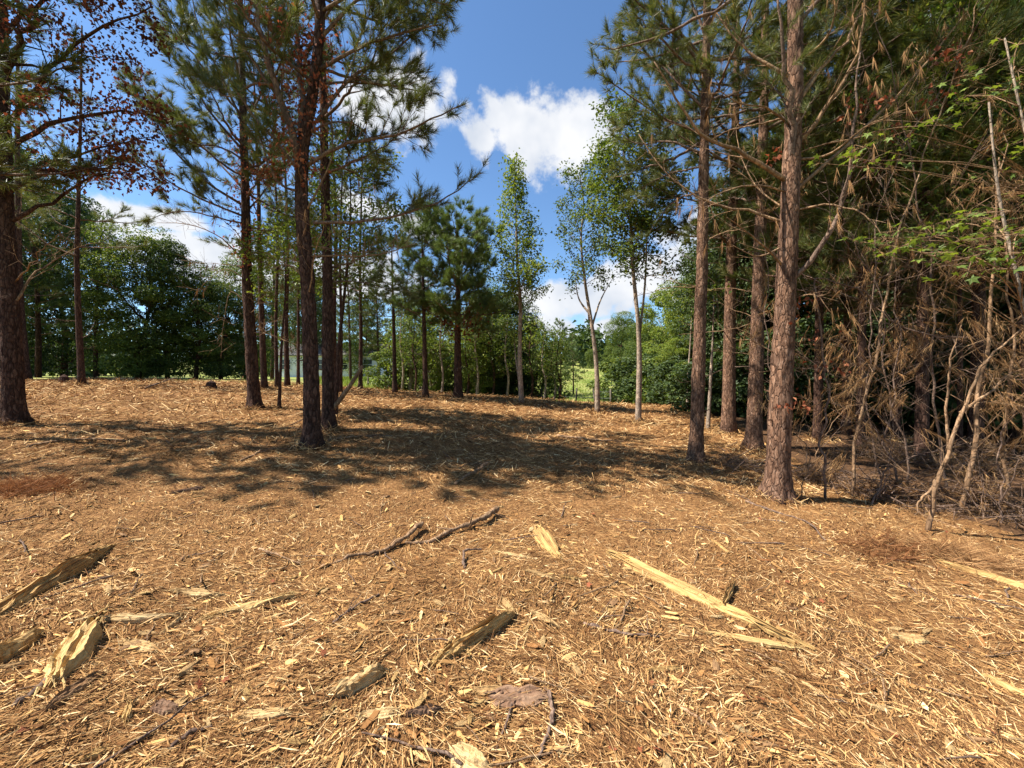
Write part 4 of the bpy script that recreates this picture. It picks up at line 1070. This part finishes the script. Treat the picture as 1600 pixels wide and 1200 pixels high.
brush('crooked_sapling', 'crooked bare grey sapling in front of the right thicket', 'sapling', [[(1448, 818), (1462, 750), (1480, 705), (1500, 645), (1545, 560), (1610, 505)], [(1480, 705), (1484, 640), (1492, 580), (1512, 500)], [(1500, 645), (1550, 605), (1620, 560)], [(1462, 750), (1440, 790), (1432, 810)]], 101, (4.35, 4.2), .026, .12, 'dry_twig', .7, .3)
BR = [('dead_brush', 'dead pine top drooping dry needles, nearest the crooked sapling', [[(1500, 800), (1520, 700), (1535, 560), (1545, 400), (1550, 260)]], (4.9, 4.9), .03, .9, 1.5),
      ('dead_brush', 'bare dead stem with tan needle bunches by the thicket mouth', [[(1390, 790), (1400, 700), (1410, 600), (1420, 470), (1400, 360)]], (5.3, 5.3), .014, .7, 1.2),
      ('dead_brush', 'arching dead branch spanning from the big pine into the thicket', [[(1290, 770), (1300, 560), (1300, 425), (1350, 450), (1400, 500), (1470, 520), (1540, 525)]], (5.2, 5.0), .016, .5, .9),
      ('dead_brush', 'thicket stem leaning up right with thin dead twigs', [[(1330, 770), (1360, 560), (1420, 300), (1480, 120), (1530, -20)]], (5.4, 5.6), .02, .4, .9),
      ('dead_brush', 'brown tangled brush at the foot of the thicket', [[(1360, 790), (1390, 730), (1440, 700), (1500, 690)], [(1380, 780), (1350, 730), (1330, 680)], [(1370, 780), (1400, 700), (1390, 640)]], (5.1, 5.1), .012, .8, 1.6),
      ('dead_brush', 'tangled dry brush at the right edge low down', [[(1560, 800), (1570, 720), (1590, 650), (1600, 560)], [(1560, 790), (1520, 730), (1490, 700)], [(1565, 780), (1600, 720), (1640, 690)]], (4.6, 4.6), .012, .8, 1.6),
      ('dead_brush', 'dead needle draped stem at the far right edge', [[(1590, 780), (1585, 600), (1580, 450), (1570, 330), (1575, 200)]], (4.7, 4.6), .02, .95, 1.4),
      ('dead_brush', 'dead stem bending left above the thicket mouth', [[(1420, 770), (1400, 600), (1360, 420), (1300, 330), (1260, 300)]], (6.0, 5.8), .016, .9, 1.4),
      ('dead_brush', 'high dead branch tangle at the upper right', [[(1480, 760), (1470, 500), (1440, 260), (1400, 120), (1380, 10)]], (5.6, 5.4), .018, .7, 1.3),
      ('dead_brush', 'low brush behind the big pine foot', [[(1270, 750), (1290, 700), (1330, 650), (1350, 600)], [(1270, 745), (1250, 690), (1262, 630)]], (6.0, 6.2), .010, .5, 1.4),
      ('dead_brush', 'dead stem left of the big pine with hanging tufts', [[(1200, 722), (1206, 600), (1196, 450), (1180, 330), (1160, 260)]], (7.2, 7.2), .014, .9, 1.2)]
for i, (nm, lab, st, dd, r, lv, dn) in enumerate(BR): brush(nm, lab, 'dead brush', st, 110 + i, dd, r, lv, 'twig_bark' if i % 3 else 'dry_twig', dn)
r_, o_ = brush('dead_leaf_sprig', 'thin sprig with orange dead leaves beside the big right pine', 'sprig', [[(1252, 745), (1262, 640), (1250, 560), (1236, 520)], [(1262, 640), (1290, 600), (1330, 575)]], 130, (5.2, 5.0), .008, 0, 'dry_twig', .8)
hung_leaves(r_, o_, 'dead_leaves', [(1238, 500), (1248, 490), (1255, 480), (1270, 470), (1280, 515), (1300, 520), (1275, 530), (1272, 575), (1290, 575), (1235, 605), (1310, 575), (1248, 470), (1226, 635), (1236, 625), (1255, 635)], 5.0, 85, .05, .062, 'leaf_rust', 12, .1)
r_, o_ = brush('dead_leaf_sprig', 'thin stem with red dead leaves high in the thicket', 'sprig', [[(1380, 770), (1370, 500), (1400, 260), (1470, 120), (1500, 60)]], 131, (5.5, 5.2), .012, 0, 'twig_bark', .7)
hung_leaves(r_, o_, 'dead_leaves', [(1365, 150), (1380, 160), (1345, 140), (1335, 165), (1330, 175), (1405, 210), (1410, 205), (1460, 155), (1470, 85), (1480, 78), (1455, 150), (1500, 95), (1345, 250), (1210, 250), (1225, 245)], 5.2, 150, .07, .07, 'leaf_rust', 13, .2)


def sweetgum(label, stem, d, seed, leafpts, n, size, group=None):
    rg = np.random.default_rng(seed); P = px_path(stem, d); o = P[0].copy(); o[2] = float(mulch_z(o[0], o[1])); P[0] = o
    root = thing('sweetgum_sapling', label, 'sapling', o); pp = smooth_path(P, 30); b = MB(); tube(b, pp, np.linspace(.028, .008, 30), 7); b.build('trunk', M['pale_bark'], root, o, True)
    meshes = []
    for k in range(5):
        mb = MB(); star_leaf(mb, 1.0, k); meshes.append(mb.mesh('leaf', M['leaf_bright' if k % 2 else 'leaf_green']))
    S = []; leaves = []
    for (px, py, sp, cnt) in leafpts:
        tip = at(px, py, d + rg.uniform(-.5, .4)); i = int(np.argmin(np.abs(pp[:, 2] - tip[2] + .35))); q = np.array([pp[i], (pp[i] + tip) / 2 + np.array([0, 0, .06]), tip])
        S.append(np.concatenate([q[0], q[1], [.007, .005]])); S.append(np.concatenate([q[1], q[2], [.005, .003]]))
        for _ in range(cnt):
            e = tip + rg.normal(0, sp, 3) * np.array([1, 1, .55]); S.append(np.concatenate([tip, e, [.0025, .0015]])); leaves.append(e)
    b = MB(); segs_mesh(b, S, 4); b.build('branches', M['dry_twig'], root, o, kind='stuff')
    for e in leaves[:n]:
        lf = bpy.data.objects.new('leaf', meshes[rg.integers(5)]); COL.objects.link(lf); lf.parent = root
        s = size * rg.uniform(.65, 1.2); lf.scale = (s, s, s); lf.location = e - o
        lf.rotation_euler = (rg.normal(-.35, .45), rg.normal(0, .45), rg.uniform(0, 6.28))
    return root


sweetgum('bright green sweetgum sapling leafing over the right thicket', [(1640, 800), (1620, 600), (1590, 440), (1560, 300), (1545, 160)], 4.1, 5,
         [(1340, 378, .10, 8), (1380, 372, .12, 12), (1420, 380, .12, 14), (1460, 370, .14, 16), (1500, 376, .14, 16), (1545, 370, .14, 16), (1590, 365, .15, 16), (1480, 345, .14, 12), (1530, 335, .15, 14), (1580, 330, .15, 14), (1375, 400, .05, 4), (1460, 400, .06, 6), (1450, 444, .03, 2), (1600, 395, .12, 10), (1560, 395, .1, 8), (1440, 395, .12, 12), (1520, 400, .12, 12), (1410, 360, .1, 10), (1575, 420, .12, 12)], 215, .098)
sweetgum('second green sapling with sprays higher up at the right edge', [(1660, 790), (1650, 500), (1610, 250), (1570, 60)], 4.3, 6,
         [(1500, 120, .12, 10), (1510, 150, .12, 10), (1530, 160, .12, 8), (1590, 110, .15, 10), (1600, 220, .15, 12), (1590, 70, .15, 8), (1350, 230, .10, 10), (1360, 250, .1, 8), (1400, 250, .08, 8), (1330, 245, .08, 6), (1415, 205, .06, 4), (1575, 250, .12, 8), (1560, 140, .1, 8), (1280, 255, .07, 5), (1460, 190, .05, 3)], 130, .092)


# ------------------------------------------------------------------ woods behind
def proto_broad(name, H, rad, seed, leaf, bark, n=9000, size=.2, low=.12, lobes=16, tall=1.0):
    rg = np.random.default_rng(seed); root = thing(name, '', '', (0, 0, 0)); b = MB()
    P = walk(rg, [0, 0, -.3], [0, 0, 1], H * .8, 8, .4, .05); tube(b, P, np.linspace(H * .014 + .03, .03, 9), 8); S = []
    C = []
    for q in range(lobes):
        t = (q + .5) / lobes; h = H * (low + (1 - low) * t ** .9); a = q * 2.4 + rg.normal(0, .3)
        rr = rad * math.sin(math.pi * (.12 + .80 * t)) ** .6 * rg.uniform(.35, .85)
        c = np.array([math.cos(a) * rr, math.sin(a) * rr, h * .94]); C.append(c)
        i = min(int(t * 6) + 1, 7); S.append(np.concatenate([P[i], (P[i] + c) / 2 + [0, 0, -.1], [.05, .03]])); S.append(np.concatenate([(P[i] + c) / 2 + [0, 0, -.1], c, [.03, .01]]))
    segs_mesh(b, S, 4); b.build('trunk', M[bark], root, (0, 0, 0), True)
    C = np.array(C); i = rg.integers(0, lobes, n); dirs = unit(rg.normal(size=(n, 3))); dirs[:, 2] *= .75
    sub = unit(rg.normal(size=(lobes, 9, 3))); near = np.max(np.einsum('nk,njk->nj', dirs, sub[i]), 1)       # clumps inside a lobe
    rl = rad * rg.uniform(.24, .50, lobes)[i] * (.45 + .65 * near) * rg.uniform(.55, 1.05, n) ** .5
    L = C[i] + dirs * rl[:, None]; keep = L[:, 2] > .12; L = L[keep]; dirs = dirs[keep]
    b = MB(); leaves_mesh(b, L, size, rg, .35, .3, .4, .7, dirs); b.build('crown', M[leaf], root, (0, 0, 0), kind='stuff')
    return root


def proto_pine(name, H, rad, seed, needle, low=.3, limbs=40, m=26, nl=.26, nw=.018):
    rg = np.random.default_rng(seed); root = thing(name, '', '', (0, 0, 0)); b = MB()
    P = walk(rg, [0, 0, -.3], [0, 0, 1], H, 10, .5, .02); tube(b, P, np.linspace(H * .011 + .02, .02, 11), 8); b.build('trunk', M['dark_bark'], root, (0, 0, 0), True)
    S = []; SP = []; SD = []; ga = 0
    for q in range(limbs):
        t = (q + rg.random()) / limbs; h = H * (low + (.97 - low) * t); ga += 2.4 + rg.normal(0, .3); f = min(h / H * 10, 9.99); i = int(f); p = P[i] + (P[i + 1] - P[i]) * (f - i)
        Ln = rad * (1.05 - t) ** .7 * rg.uniform(.7, 1.1) * (1 if t > .15 else .7) + .2; el = .1 + .6 * t
        pp = walk(rg, p, [math.cos(ga) * math.cos(el), math.sin(ga) * math.cos(el), math.sin(el)], Ln, 4, .4, .08)
        for k in range(4): S.append(np.concatenate([pp[k], pp[k + 1], [.03 - .006 * k, .024 - .006 * k]]))
        s2, p2, d2 = grow_limb(rg, pp, .025, 1, 1.2, .5, .2); S += s2; SP.append(p2); SD.append(d2)
    b = MB(); segs_mesh(b, S, 3); b.build('branches', M['twig_bark'], root, kind='stuff')
    b = MB(); needles_mesh(b, np.concatenate(SP), np.concatenate(SD), m, nl, nw, rg); b.build('needles', M[needle], root, kind='stuff')
    return root


PR = {'a': proto_broad('broadleaf_tree', 10, 2.9, 301, 'leaf_green', 'dark_bark', 30000, .115, .03, 34),
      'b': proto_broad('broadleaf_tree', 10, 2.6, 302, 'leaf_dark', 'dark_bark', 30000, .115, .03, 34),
      'c': proto_broad('broadleaf_tree', 10, 2.3, 303, 'leaf_bright', 'pale_bark', 17000, .12, .12, 26),
      'd': proto_broad('broadleaf_tree', 10, 2.2, 304, 'leaf_green', 'pale_bark', 11000, .12, .25, 20),
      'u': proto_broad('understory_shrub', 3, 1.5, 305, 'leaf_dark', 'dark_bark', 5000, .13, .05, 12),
      'v': proto_broad('understory_shrub', 3, 1.4, 306, 'leaf_green', 'twig_bark', 4200, .13, .05, 12),
      'p': proto_pine('pine_tree', 10, 2.1, 307, 'needle_bright', .22, 46), 'q': proto_pine('pine_tree', 10, 1.9, 308, 'needle_green', .35, 38)}
CAT = {'a': 'tree', 'b': 'tree', 'c': 'tree', 'd': 'tree', 'u': 'shrub', 'v': 'shrub', 'p': 'pine tree', 'q': 'pine tree'}
ORD = ['first', 'second', 'third', 'fourth', 'fifth', 'sixth', 'seventh', 'eighth', 'ninth', 'tenth']
used = set(); prg = np.random.default_rng(17)


def plant(kind, px, d, top, label, group=None, wide=1.0):
    """a tree of the woods at distance d in the direction px, its top reaching photograph row `top`"""
    x = (px - 800) / F * d; z = float(field_z(x, d)) if (d > 20 or x < -24 or x > 17) else float(mulch_z(x, d)); h = EYE + (HOR - top) / F * d - z
    o = PR[kind] if kind not in used else copy_tree(PR[kind]); used.add(kind)
    s = h / (3 if kind in 'uv' else 10); o.location = (x, d, z - .03); o.rotation_euler = (0, 0, prg.uniform(0, 6.28)); sw = wide * prg.uniform(.9, 1.1)
    sw = s ** .6 * sw if s < 1 else s ** .8 * sw
    o.scale = (sw, sw, s); tag(o, label, CAT[kind], group); return o


# left wood, from the left edge to the gap
for i, (k, px, d, top, lab) in enumerate([
        ('b', -60, 19, 190, 'tall dark tree beyond the left edge trunk'), ('p', 60, 23, 240, 'green pine between the two left edge trunks'), ('p', 150, 25, 318, 'green pine standing behind the slender lone pine'), ('a', 215, 25, 352, 'rounded tree in the middle of the left wood'),
        ('b', 262, 26, 368, 'tall rounded tree right of the left wood middle'), ('a', 305, 26.5, 420, 'stepped down tree near the right end of the left wood'), ('b', 345, 27.5, 440, 'lowest dark tree ending the left wood'), ('a', 385, 30, 395, 'green tree just behind the tall left pine'),
        ('b', 100, 29, 290, 'dark tree rising at the back of the left wood'), ('b', 15, 25, 200, 'dark tree far back at the left edge')]): plant(k, px, d, top, lab, 'left wood')
# behind the central pines and the house
for k, px, d, top, lab in [('q', 425, 34, 330, 'far pine seen left of the large central pine'), ('a', 455, 66, 420, 'far green tree seen between the left pines'), ('d', 500, 68, 430, 'far loose tree beyond the house behind the central pair'), ('q', 548, 30, 400, 'dark far pine right of the central pair'), ('q', 592, 31, 430, 'dark pine behind the slim sparse pine'),
                           ('a', 565, 52, 460, 'green tree beyond the white house'), ('b', 480, 54, 430, 'dark tree beyond the white house')]: plant(k, px, d, top, lab, 'trees near the house')
# middle wood
for k, px, d, top, lab in [('v', 606, 25, 545, 'bright green bush left of the middle wood'), ('d', 640, 25, 455, 'light green tree left in the middle wood'), ('c', 690, 26, 470, 'yellow green tree behind the bushy pine'), ('d', 735, 25, 480, 'loose tree right behind the bushy pine'), ('a', 768, 27, 440, 'dark green tree behind the narrow pointed tree'), ('b', 800, 26, 455, 'dark tree between the bushy pine and bent trunk'),
                           ('d', 832, 28, 490, 'last leafy tree at the right of the middle wood'), ('d', 660, 29, 440, 'tree deep in the middle wood'), ('c', 745, 23.5, 505, 'low yellow green tree before the middle wood'), ('c', 675, 23.5, 520, 'small pale green tree before the middle wood'), ('b', 765, 24.5, 500, 'low dark tree right in the middle wood')]: plant(k, px, d, top, lab, 'middle wood')
for i, (px, d, top) in enumerate([(632, 26, 572), (690, 26.5, 568), (748, 26, 575), (795, 26.5, 570), (846, 27, 572)]):
    plant('u' if i % 2 else 'v', px, d, top, ORD[i] + ' low shrub from the left under the middle wood', 'shrubs of the middle wood', 1.5)
# the field's edge and beyond
for k, px, d, top, lab in [('p', 876, 40, 494, 'young pine left of the green field opening'), ('p', 896, 43, 516, 'smaller young pine at the field opening'), ('p', 858, 42, 520, 'young pine half hidden by the middle wood'), ('a', 972, 60, 486, 'round headed tree far across the field'), ('p', 1005, 34, 470, 'pine behind the pale forked tree'), ('c', 1040, 27, 440, 'bright green tree right of the pale forked tree'),
                           ('c', 1075, 24, 425, 'light green tree left of the slim bare pine'), ('a', 1015, 30, 500, 'low green tree behind the forked trunk'), ('p', 1030, 26, 520, 'low pine right of the forked trunk'), ('a', 1100, 22, 400, 'green tree behind the slim bare pine'), ('b', 1130, 20, 360, 'dark tree behind the right row of pines'), ('c', 1060, 21, 520, 'low bright tree before the right wood'), ('a', 955, 75, 540, 'far tree at the end of the field'), ('a', 925, 90, 545, 'small far tree on the field rise')]: plant(k, px, d, top, lab, 'trees around the field')
for i, (px, d, top) in enumerate([(968, 30, 560), (1000, 25, 556), (1028, 23, 560), (1055, 20.5, 560), (1082, 19, 560), (1100, 17, 565)]):
    plant('u' if i % 2 else 'v', px, d, top, ORD[i] + ' low shrub from the left under the right wood', 'shrubs of the right wood', 1.4)
# depth of the right thicket
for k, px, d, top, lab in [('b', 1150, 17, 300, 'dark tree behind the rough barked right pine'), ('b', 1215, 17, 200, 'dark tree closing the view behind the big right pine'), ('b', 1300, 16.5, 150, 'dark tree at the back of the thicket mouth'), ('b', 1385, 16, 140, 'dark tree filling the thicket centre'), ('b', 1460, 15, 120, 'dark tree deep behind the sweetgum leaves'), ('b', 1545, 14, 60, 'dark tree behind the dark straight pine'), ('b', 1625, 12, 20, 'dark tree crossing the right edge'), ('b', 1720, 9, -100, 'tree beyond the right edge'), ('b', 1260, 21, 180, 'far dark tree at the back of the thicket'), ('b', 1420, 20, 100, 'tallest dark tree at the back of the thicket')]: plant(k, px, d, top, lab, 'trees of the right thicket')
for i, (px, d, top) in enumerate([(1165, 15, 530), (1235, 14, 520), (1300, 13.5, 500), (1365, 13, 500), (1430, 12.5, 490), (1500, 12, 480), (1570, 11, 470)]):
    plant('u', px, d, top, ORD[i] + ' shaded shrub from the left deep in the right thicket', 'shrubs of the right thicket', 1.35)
leafy('broadleaf_tree', 'green broadleaf with fine leaves high at the right edge', 'tree', [[(1600, 700), (1596, 500), (1590, 300), (1585, 100), (1580, -200)]], 12, 65, (3.4, 0), 2.2, 50, 'leaf_green', 'dark_bark', .085, 12, base=(8.6, 6.6, float(mulch_z(8.6, 6.6))), shape='round')
leafy('broadleaf_tree', 'green broadleaf behind the dark straight pine at right', 'tree', [[(1500, 690), (1500, 500), (1495, 300), (1490, 100), (1490, -150)]], 11, 66, (3.2, 0), 2.0, 46, 'leaf_green', 'dark_bark', .09, 11, base=(8.8, 7.8, float(mulch_z(8.8, 7.8))), shape='round')
for i, (px, d, tp, lf) in enumerate([(628, 23, 470, 'leaf_bright'), (648, 22.4, 500, 'leaf_green'), (690, 22.2, 480, 'leaf_bright'), (730, 22.6, 500, 'leaf_bright'), (745, 22.2, 470, 'leaf_green'), (770, 23, 490, 'leaf_bright'), (792, 22.4, 500, 'leaf_green'), (830, 23.4, 500, 'leaf_bright'), (850, 23, 520, 'leaf_green'), (873, 23.5, 525, 'leaf_green'), (865, 24, 530, 'leaf_bright')]):
    x = (px - 800) / F * d; z = float(field_z(x, d)); py = HOR - (z - EYE) / d * F
    leafy('sapling', ORD[i % 10] + (' thin stemmed sapling from the left before the middle wood' if i < 9 else ' extra sapling beside the middle wood end'), 'sapling', [[(px, py), (px + 2, py - 40), (px - 2, (py + tp) / 2), (px + 1, tp)]], 4.5, 600 + i, (1.1, 0), .95, 16, lf, 'dark_bark' if i % 2 else 'pale_bark', .12, 5, base=(x, d, z), shape='round', group='saplings before the middle wood')


def far_woods():
    rg = np.random.default_rng(9); n = 150; a = np.radians(rg.uniform(-78, 78, n)); d = rg.uniform(105, 170, n); x = np.sin(a) * d * 1.2; y = np.abs(np.cos(a)) * d + 20
    mb = MB(); h = rg.uniform(9, 16, n)
    for i in range(n):
        m = 200; q = unit(rg.normal(size=(m, 3))); c = np.array([x[i], y[i], float(field_z(x[i], y[i])) + h[i] * .5])
        L = c + q * np.array([h[i] * .42, h[i] * .42, h[i] * .5]) * rg.uniform(.5, 1.05, (m, 1)); leaves_mesh(mb, L, 2.0, rg, .4, .2, .4, .8, q)
    tag(mb.build('distant_woods', M['leaf_dark']), 'far woods closing the horizon all round', 'woods', kind='stuff')


far_woods()


def field_grass():
    rg = np.random.default_rng(4); n = 15000; d = rg.uniform(22, 75, n) ; x = rg.uniform(-.5, .45, n) * d
    P = np.stack([x, d, field_z(x, d)], 1); ok = ~((d < 24) & (rg.random(n) < .4)); P = P[ok]
    mb = MB(); needles_mesh(mb, P, np.tile([0, 0, 1.], (len(P), 1)), 3, .38, .05, rg, (5, 40), .02, .1)
    tag(mb.build('field_grass', M['grass_blade']), 'sunlit green grass of the field behind the trees', 'grass', kind='stuff')


field_grass()


def box(mb, c, s):
    c = np.array(c); s = np.array(s) / 2; v = np.array([[a, b, d] for a in (-1, 1) for b in (-1, 1) for d in (-1, 1)]) * s + c
    mb.add(v, None, [[0, 1, 3, 2], [4, 6, 7, 5], [0, 4, 5, 1], [2, 3, 7, 6], [0, 2, 6, 4], [1, 5, 7, 3]])


def house():
    d = 52.0; x0, x1 = (428 - 800) / F * d, (592 - 800) / F * d; xc = (x0 + x1) / 2; z = float(field_z(xc, d)); o = np.array([xc, d, z]); W = x1 - x0
    root = thing('white_house', 'low white house half hidden behind the central pines', 'house', o)
    mb = MB(); box(mb, o + [0, 3, 1.35], (W, 6, 3.1)); wall = mb.build('wall', M['white_siding'], root, o)
    for k in range(13):
        mb = MB(); box(mb, o + [0, -.012, .2 + k * .2], (W, .03, .185)); mb.build('siding_board', M['white_siding'], wall, o)
    mb = MB(); y0, y1, zr, ze = d - .5, d + 6.5, z + 4.6, z + 2.85
    v = np.array([[x0 - .4, y0, ze], [x1 + .4, y0, ze], [x1 + .4, d + 3, zr], [x0 - .4, d + 3, zr], [x0 - .4, y1, ze], [x1 + .4, y1, ze]])
    mb.add(np.concatenate([v, v + [0, 0, .12]]), None, [[0, 3, 2, 1], [3, 4, 5, 2], [6, 7, 8, 9], [9, 8, 11, 10], [0, 1, 7, 6], [4, 10, 11, 5], [1, 2, 8, 7], [2, 5, 11, 8], [0, 6, 9, 3], [3, 9, 10, 4]]); mb.build('roof', M['roof_shingle'], root, o)
    for px in (448, 500, 537, 575):
        cx = (px - 800) / F * d; mb = MB(); box(mb, [cx, d - .02, z + 1.75], (1.15, .10, 1.3)); w = mb.build('window', M['window_glass'], root, o)
        mb = MB()
        for q in ((cx - .6, z + 1.75, .09, 1.4), (cx + .6, z + 1.75, .09, 1.4), (cx, z + 2.43, 1.3, .09), (cx, z + 1.07, 1.3, .09), (cx, z + 1.75, 1.1, .05)): box(mb, [q[0], d - .06, q[1]], (q[2], .09, q[3]))
        mb.build('window_frame', M['white_siding'], w, o)


house()


def fence():
    xs = np.linspace(575, 955, 15); d = np.linspace(27.5, 24.5, 15); P = []
    root = None
    for i in range(15):
        x = (xs[i] - 800) / F * d[i]; z = float(field_z(x, d[i])); P.append([x, d[i], z])
    o = np.array(P[0]); root = thing('wire_fence', 'wire fence on wooden posts along the field edge', 'fence', o); rg = np.random.default_rng(2)
    for p in P:
        mb = MB(); tube(mb, np.array([[p[0], p[1], p[2] - .3], [p[0] + rg.normal(0, .02), p[1], p[2] + .6], [p[0] + rg.normal(0, .03), p[1], p[2] + 1.25]]), [.06, .055, .05], 7); mb.build('post', M['fence_wood'], root, o, True)
    for h in (.35, .7, 1.1):
        mb = MB(); tube(mb, np.array(P) + [0, -.06, h], .006, 4); mb.build('wire', M['wire'], root, o)


fence()


def heaps():
    rg = np.random.default_rng(12); mb = MB(); X = []; Y = []
    for p, w in BASES:
        if p[1] > 16 or p[2] > 3: continue
        n = 260 if w > .15 else 90; a = rg.uniform(0, 6.28, n); r = w * .5 + rg.gamma(1.6, .09, n); X.append(p[0] + np.cos(a) * r); Y.append(p[1] + np.sin(a) * r)
    x = np.concatenate(X); y = np.concatenate(Y); n = len(x); f = np.maximum(1, y / 5) ** .7
    strew(mb, FIB, None, FIB4, x, y, rg.uniform(.05, .2, n) * f, rg.uniform(.003, .008, n) * f, rg.uniform(.003, .006, n) * f, rg, .45, .03, .5, .12)
    tag(mb.build('trunk_foot_litter', M['mulch_fibre']), 'needle and bark litter heaped round the trunk feet', 'litter', kind='stuff')


heaps()


def brush_pile(label, p, q, n, h, seed):
    a, b = ground_at(*p), ground_at(*q); rg = np.random.default_rng(seed); o = (a + b) / 2; root = thing('brush_pile', label, 'brush pile', o)
    t = rg.random(n); P = a + (b - a) * t[:, None] + rg.normal(0, .16, (n, 3)); P[:, 2] = mulch_z(P[:, 0], P[:, 1]) + h * rg.random(n) ** 1.6 * np.sin(np.pi * np.clip(t, .08, .92))
    D = unit(rg.normal(size=(n, 3)) * np.array([1, 1, .55]) + np.array([0, 0, .12])); L = rg.uniform(.12, .6, n)[:, None]
    S = np.concatenate([P - D * L / 2, P + D * L / 2, np.repeat(rg.uniform(.002, .008, n)[:, None], 1, 1), np.full((n, 1), .002)], 1)
    S[:, 2] = np.maximum(S[:, 2], mulch_z(S[:, 0], S[:, 1])); S[:, 5] = np.maximum(S[:, 5], mulch_z(S[:, 3], S[:, 4]))
    m2 = MB(); segs_mesh(m2, S, 4); m2.build('twigs', M['twig_bark'], root, o, kind='stuff')
    m2 = MB(); needles_mesh(m2, P, D, 14, .17, .004, rg, (4, 45), .08, .25); m2.build('dry_needles', M['needle_dead'], root, o, kind='stuff')


brush_pile('low heap of dead twigs right behind the big pine foot', (1245, 742), (1340, 765), 260, .3, 1)
brush_pile('heap of dead needles and twigs left of the crooked sapling', (1330, 768), (1450, 795), 330, .4, 2)
brush_pile('tangled heap of dead twigs right of the crooked sapling', (1460, 790), (1600, 820), 380, .55, 3)
brush_pile('shaded twig heap further inside the thicket', (1300, 715), (1460, 725), 320, .5, 4)
brush_pile('shaded twig heap near the right edge inside the thicket', (1470, 735), (1620, 750), 320, .6, 5)
brush_pile('small heap of twigs left of the big pine foot', (1120, 724), (1190, 738), 120, .15, 6)


def stump(label, px, py, w, h, seed):
    g = ground_at(px, py); rg = np.random.default_rng(seed); w = w * g[1] / F; mb = MB(); n = 12
    P = np.stack([np.zeros(n), np.zeros(n), np.linspace(-.1, h, n)], 1) + g; tube(mb, P, w * .5 * np.linspace(1.35, .85, n), 14, True, .03, seed)
    o = mb.build('tree_stump', M['dark_bark'], org=g); o.location = g; tag(o, label, 'stump')


stump('small dark stump beside the far left slim pine', 100, 598, 12, .22, 1)
stump('low stump on the sunlit strip before the left wood', 330, 606, 14, .18, 2)
